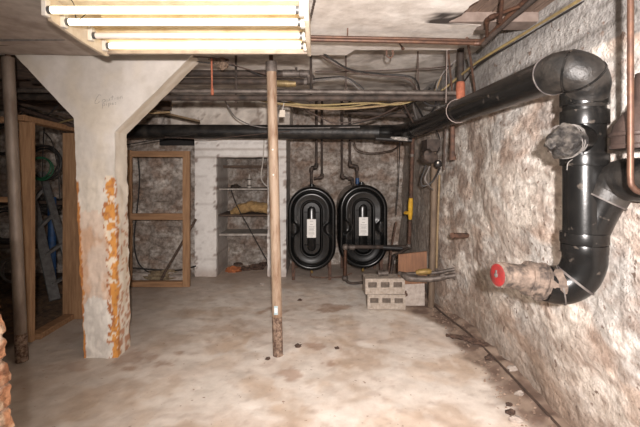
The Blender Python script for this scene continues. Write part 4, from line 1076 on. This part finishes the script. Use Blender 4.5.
# ------------------------------------------------------------------ floor litter
def on_floor(x, y):
    Y = EH*F/(y-HY); q = P(x, y, Y); q.x = min(q.x, rwx(q.y, .02)-.03); q.z = floor_z(q.x, q.y); return q
cc = [on_floor(433, 302), on_floor(440, 312), on_floor(455, 325), on_floor(468, 336), on_floor(492, 358), on_floor(520, 388), on_floor(545, 415), on_floor(575, 450)]
for q in cc: q.z += .010
tag(obj('floor_cable', G().tube(cc, .009, 8, smooth=8), M_brownc), 'brown cable trailing along the dirt at the foot of the right wall', 'cable')
def leaf(cx, cy, L_, label, seed, m, rz):
    c = on_floor(cx, cy)
    def fn(u, v):
        a = (u-.5)*2; w = .34*(1-abs(a)**1.6)+.03
        p = Vector((a*L_, (v-.5)*2*w*L_*.75, .012+.05*L_*4*abs(v-.5)*.6 + .02*fbm(u*4, v*4, seed)))
        p = Matrix.Rotation(rz, 3, 'Z') @ p
        return c + p + Vector((0, 0, .012))
    o = obj('bark_scrap', grid(16, 6, fn), m); md = o.modifiers.new('s', 'SOLIDIFY'); md.thickness = .012
    return tag(o, label, 'scrap')
leaf(463, 341, .14, 'dark curled scrap of bark on the dirt at its left end', 2, M_dirt, -.5)
leaf(473, 345, .12, 'dark curled scrap overlapping the bark by the trailing cable', 5, M_dirt, -.8)
for i, (x, y, s_, m_, lab) in enumerate(((515, 421, .030, M_stone, 'pale stone chip nearest the camera on the dirt strip'), (519, 396, .024, M_stone, 'pale stone chip on the dirt beside the trailing cable'),
        (511, 413, .022, M_dirt, 'dark clod beside the nearest pale chip'), (490, 360, .030, M_dirt, 'dark clod against the trailing cable'), (509, 405, .018, M_dirt, 'small dark clod between the two pale chips'),
        (524, 372, .03, M_stone, 'flat grey stone at the wall foot above the cable'), (268, 359, .016, M_dirt, 'small dark crumb left of the centre post foot'), (298, 347, .022, M_dirt, 'dark crumb on the floor right of the centre post'),
        (337, 348, .016, M_dirt, 'small reddish crumb out on the open floor'), (262, 285, .03, M_stone, 'pale fragment on floor behind the centre post'), (300, 300, .02, M_dirt, 'dark crumb in front of the left oil tank'))):
    q = on_floor(x, y); q.z += s_*.3
    tag(obj('stone_chip' if m_ is M_stone else 'dirt_clod', G().blob(q, (s_*1.2, s_, s_*.7), i+30, .6, 10, 7, 2), m_), lab, 'stone' if m_ is M_stone else 'clod')
g = G(); rnd = random.Random(3)
for k in range(260):
    y = rnd.uniform(2.0, 4.6); x = rnd.uniform(1.14, 1.36); s_ = rnd.uniform(.003, .008)
    g.blob((x, y, floor_z(x, y)+s_*.3), (s_*1.3, s_, s_*.8), k, .5, 6, 4)
o = obj('gravel', g, mat('brown_grit', (.34, .25, .19), (.18, .12, .09), 30, .95, bump=.4)); o['kind'] = 'stuff'; o['label'] = 'crumbled brown grit along the foot of the right wall'; o['category'] = 'gravel'

# ------------------------------------------------------------------ light, camera
def lamp(kind, name, loc, power, col, size=.1, target=None, **k):
    l = bpy.data.lights.new(name, kind); l.energy = power; l.color = col
    if kind == 'AREA': l.shape = 'RECTANGLE'; l.size = size; l.size_y = k.get('sy', size)
    elif kind in ('POINT', 'SPOT'): l.shadow_soft_size = size
    o = bpy.data.objects.new(name, l); COL.objects.link(o); o.location = loc
    if target is not None: o.rotation_euler = (Vector(target)-Vector(loc)).to_track_quat('-Z', 'Y').to_euler()
    return o
fl = lamp('SPOT', 'camera_flash', (.05, -.25, 1.575), 850, (1.0, .925, .885), .03, target=(1.35, 4, 1.45))
fl.data.spot_size = math.radians(128); fl.data.spot_blend = 1.0

w = bpy.data.worlds.new('dim'); SC.world = w; w.use_nodes = True
w.node_tree.nodes['Background'].inputs['Color'].default_value = (1, .86, .74, 1)
w.node_tree.nodes['Background'].inputs['Strength'].default_value = .15

cam = bpy.data.cameras.new('camera'); co = bpy.data.objects.new('camera', cam); COL.objects.link(co)
co.location = (0, 0, EH); co.rotation_euler = (PI/2, 0, 0)
cam.sensor_width = 36; cam.lens = 36*F/640; cam.shift_y = -(213.5-HY)/640.0
cam.clip_start = .05
SC.camera = co
SC.view_settings.view_transform = 'Standard'; SC.view_settings.look = 'None'
SC.view_settings.gamma = 1; SC.view_settings.use_curve_mapping = False
SC.view_settings.exposure = 0.0
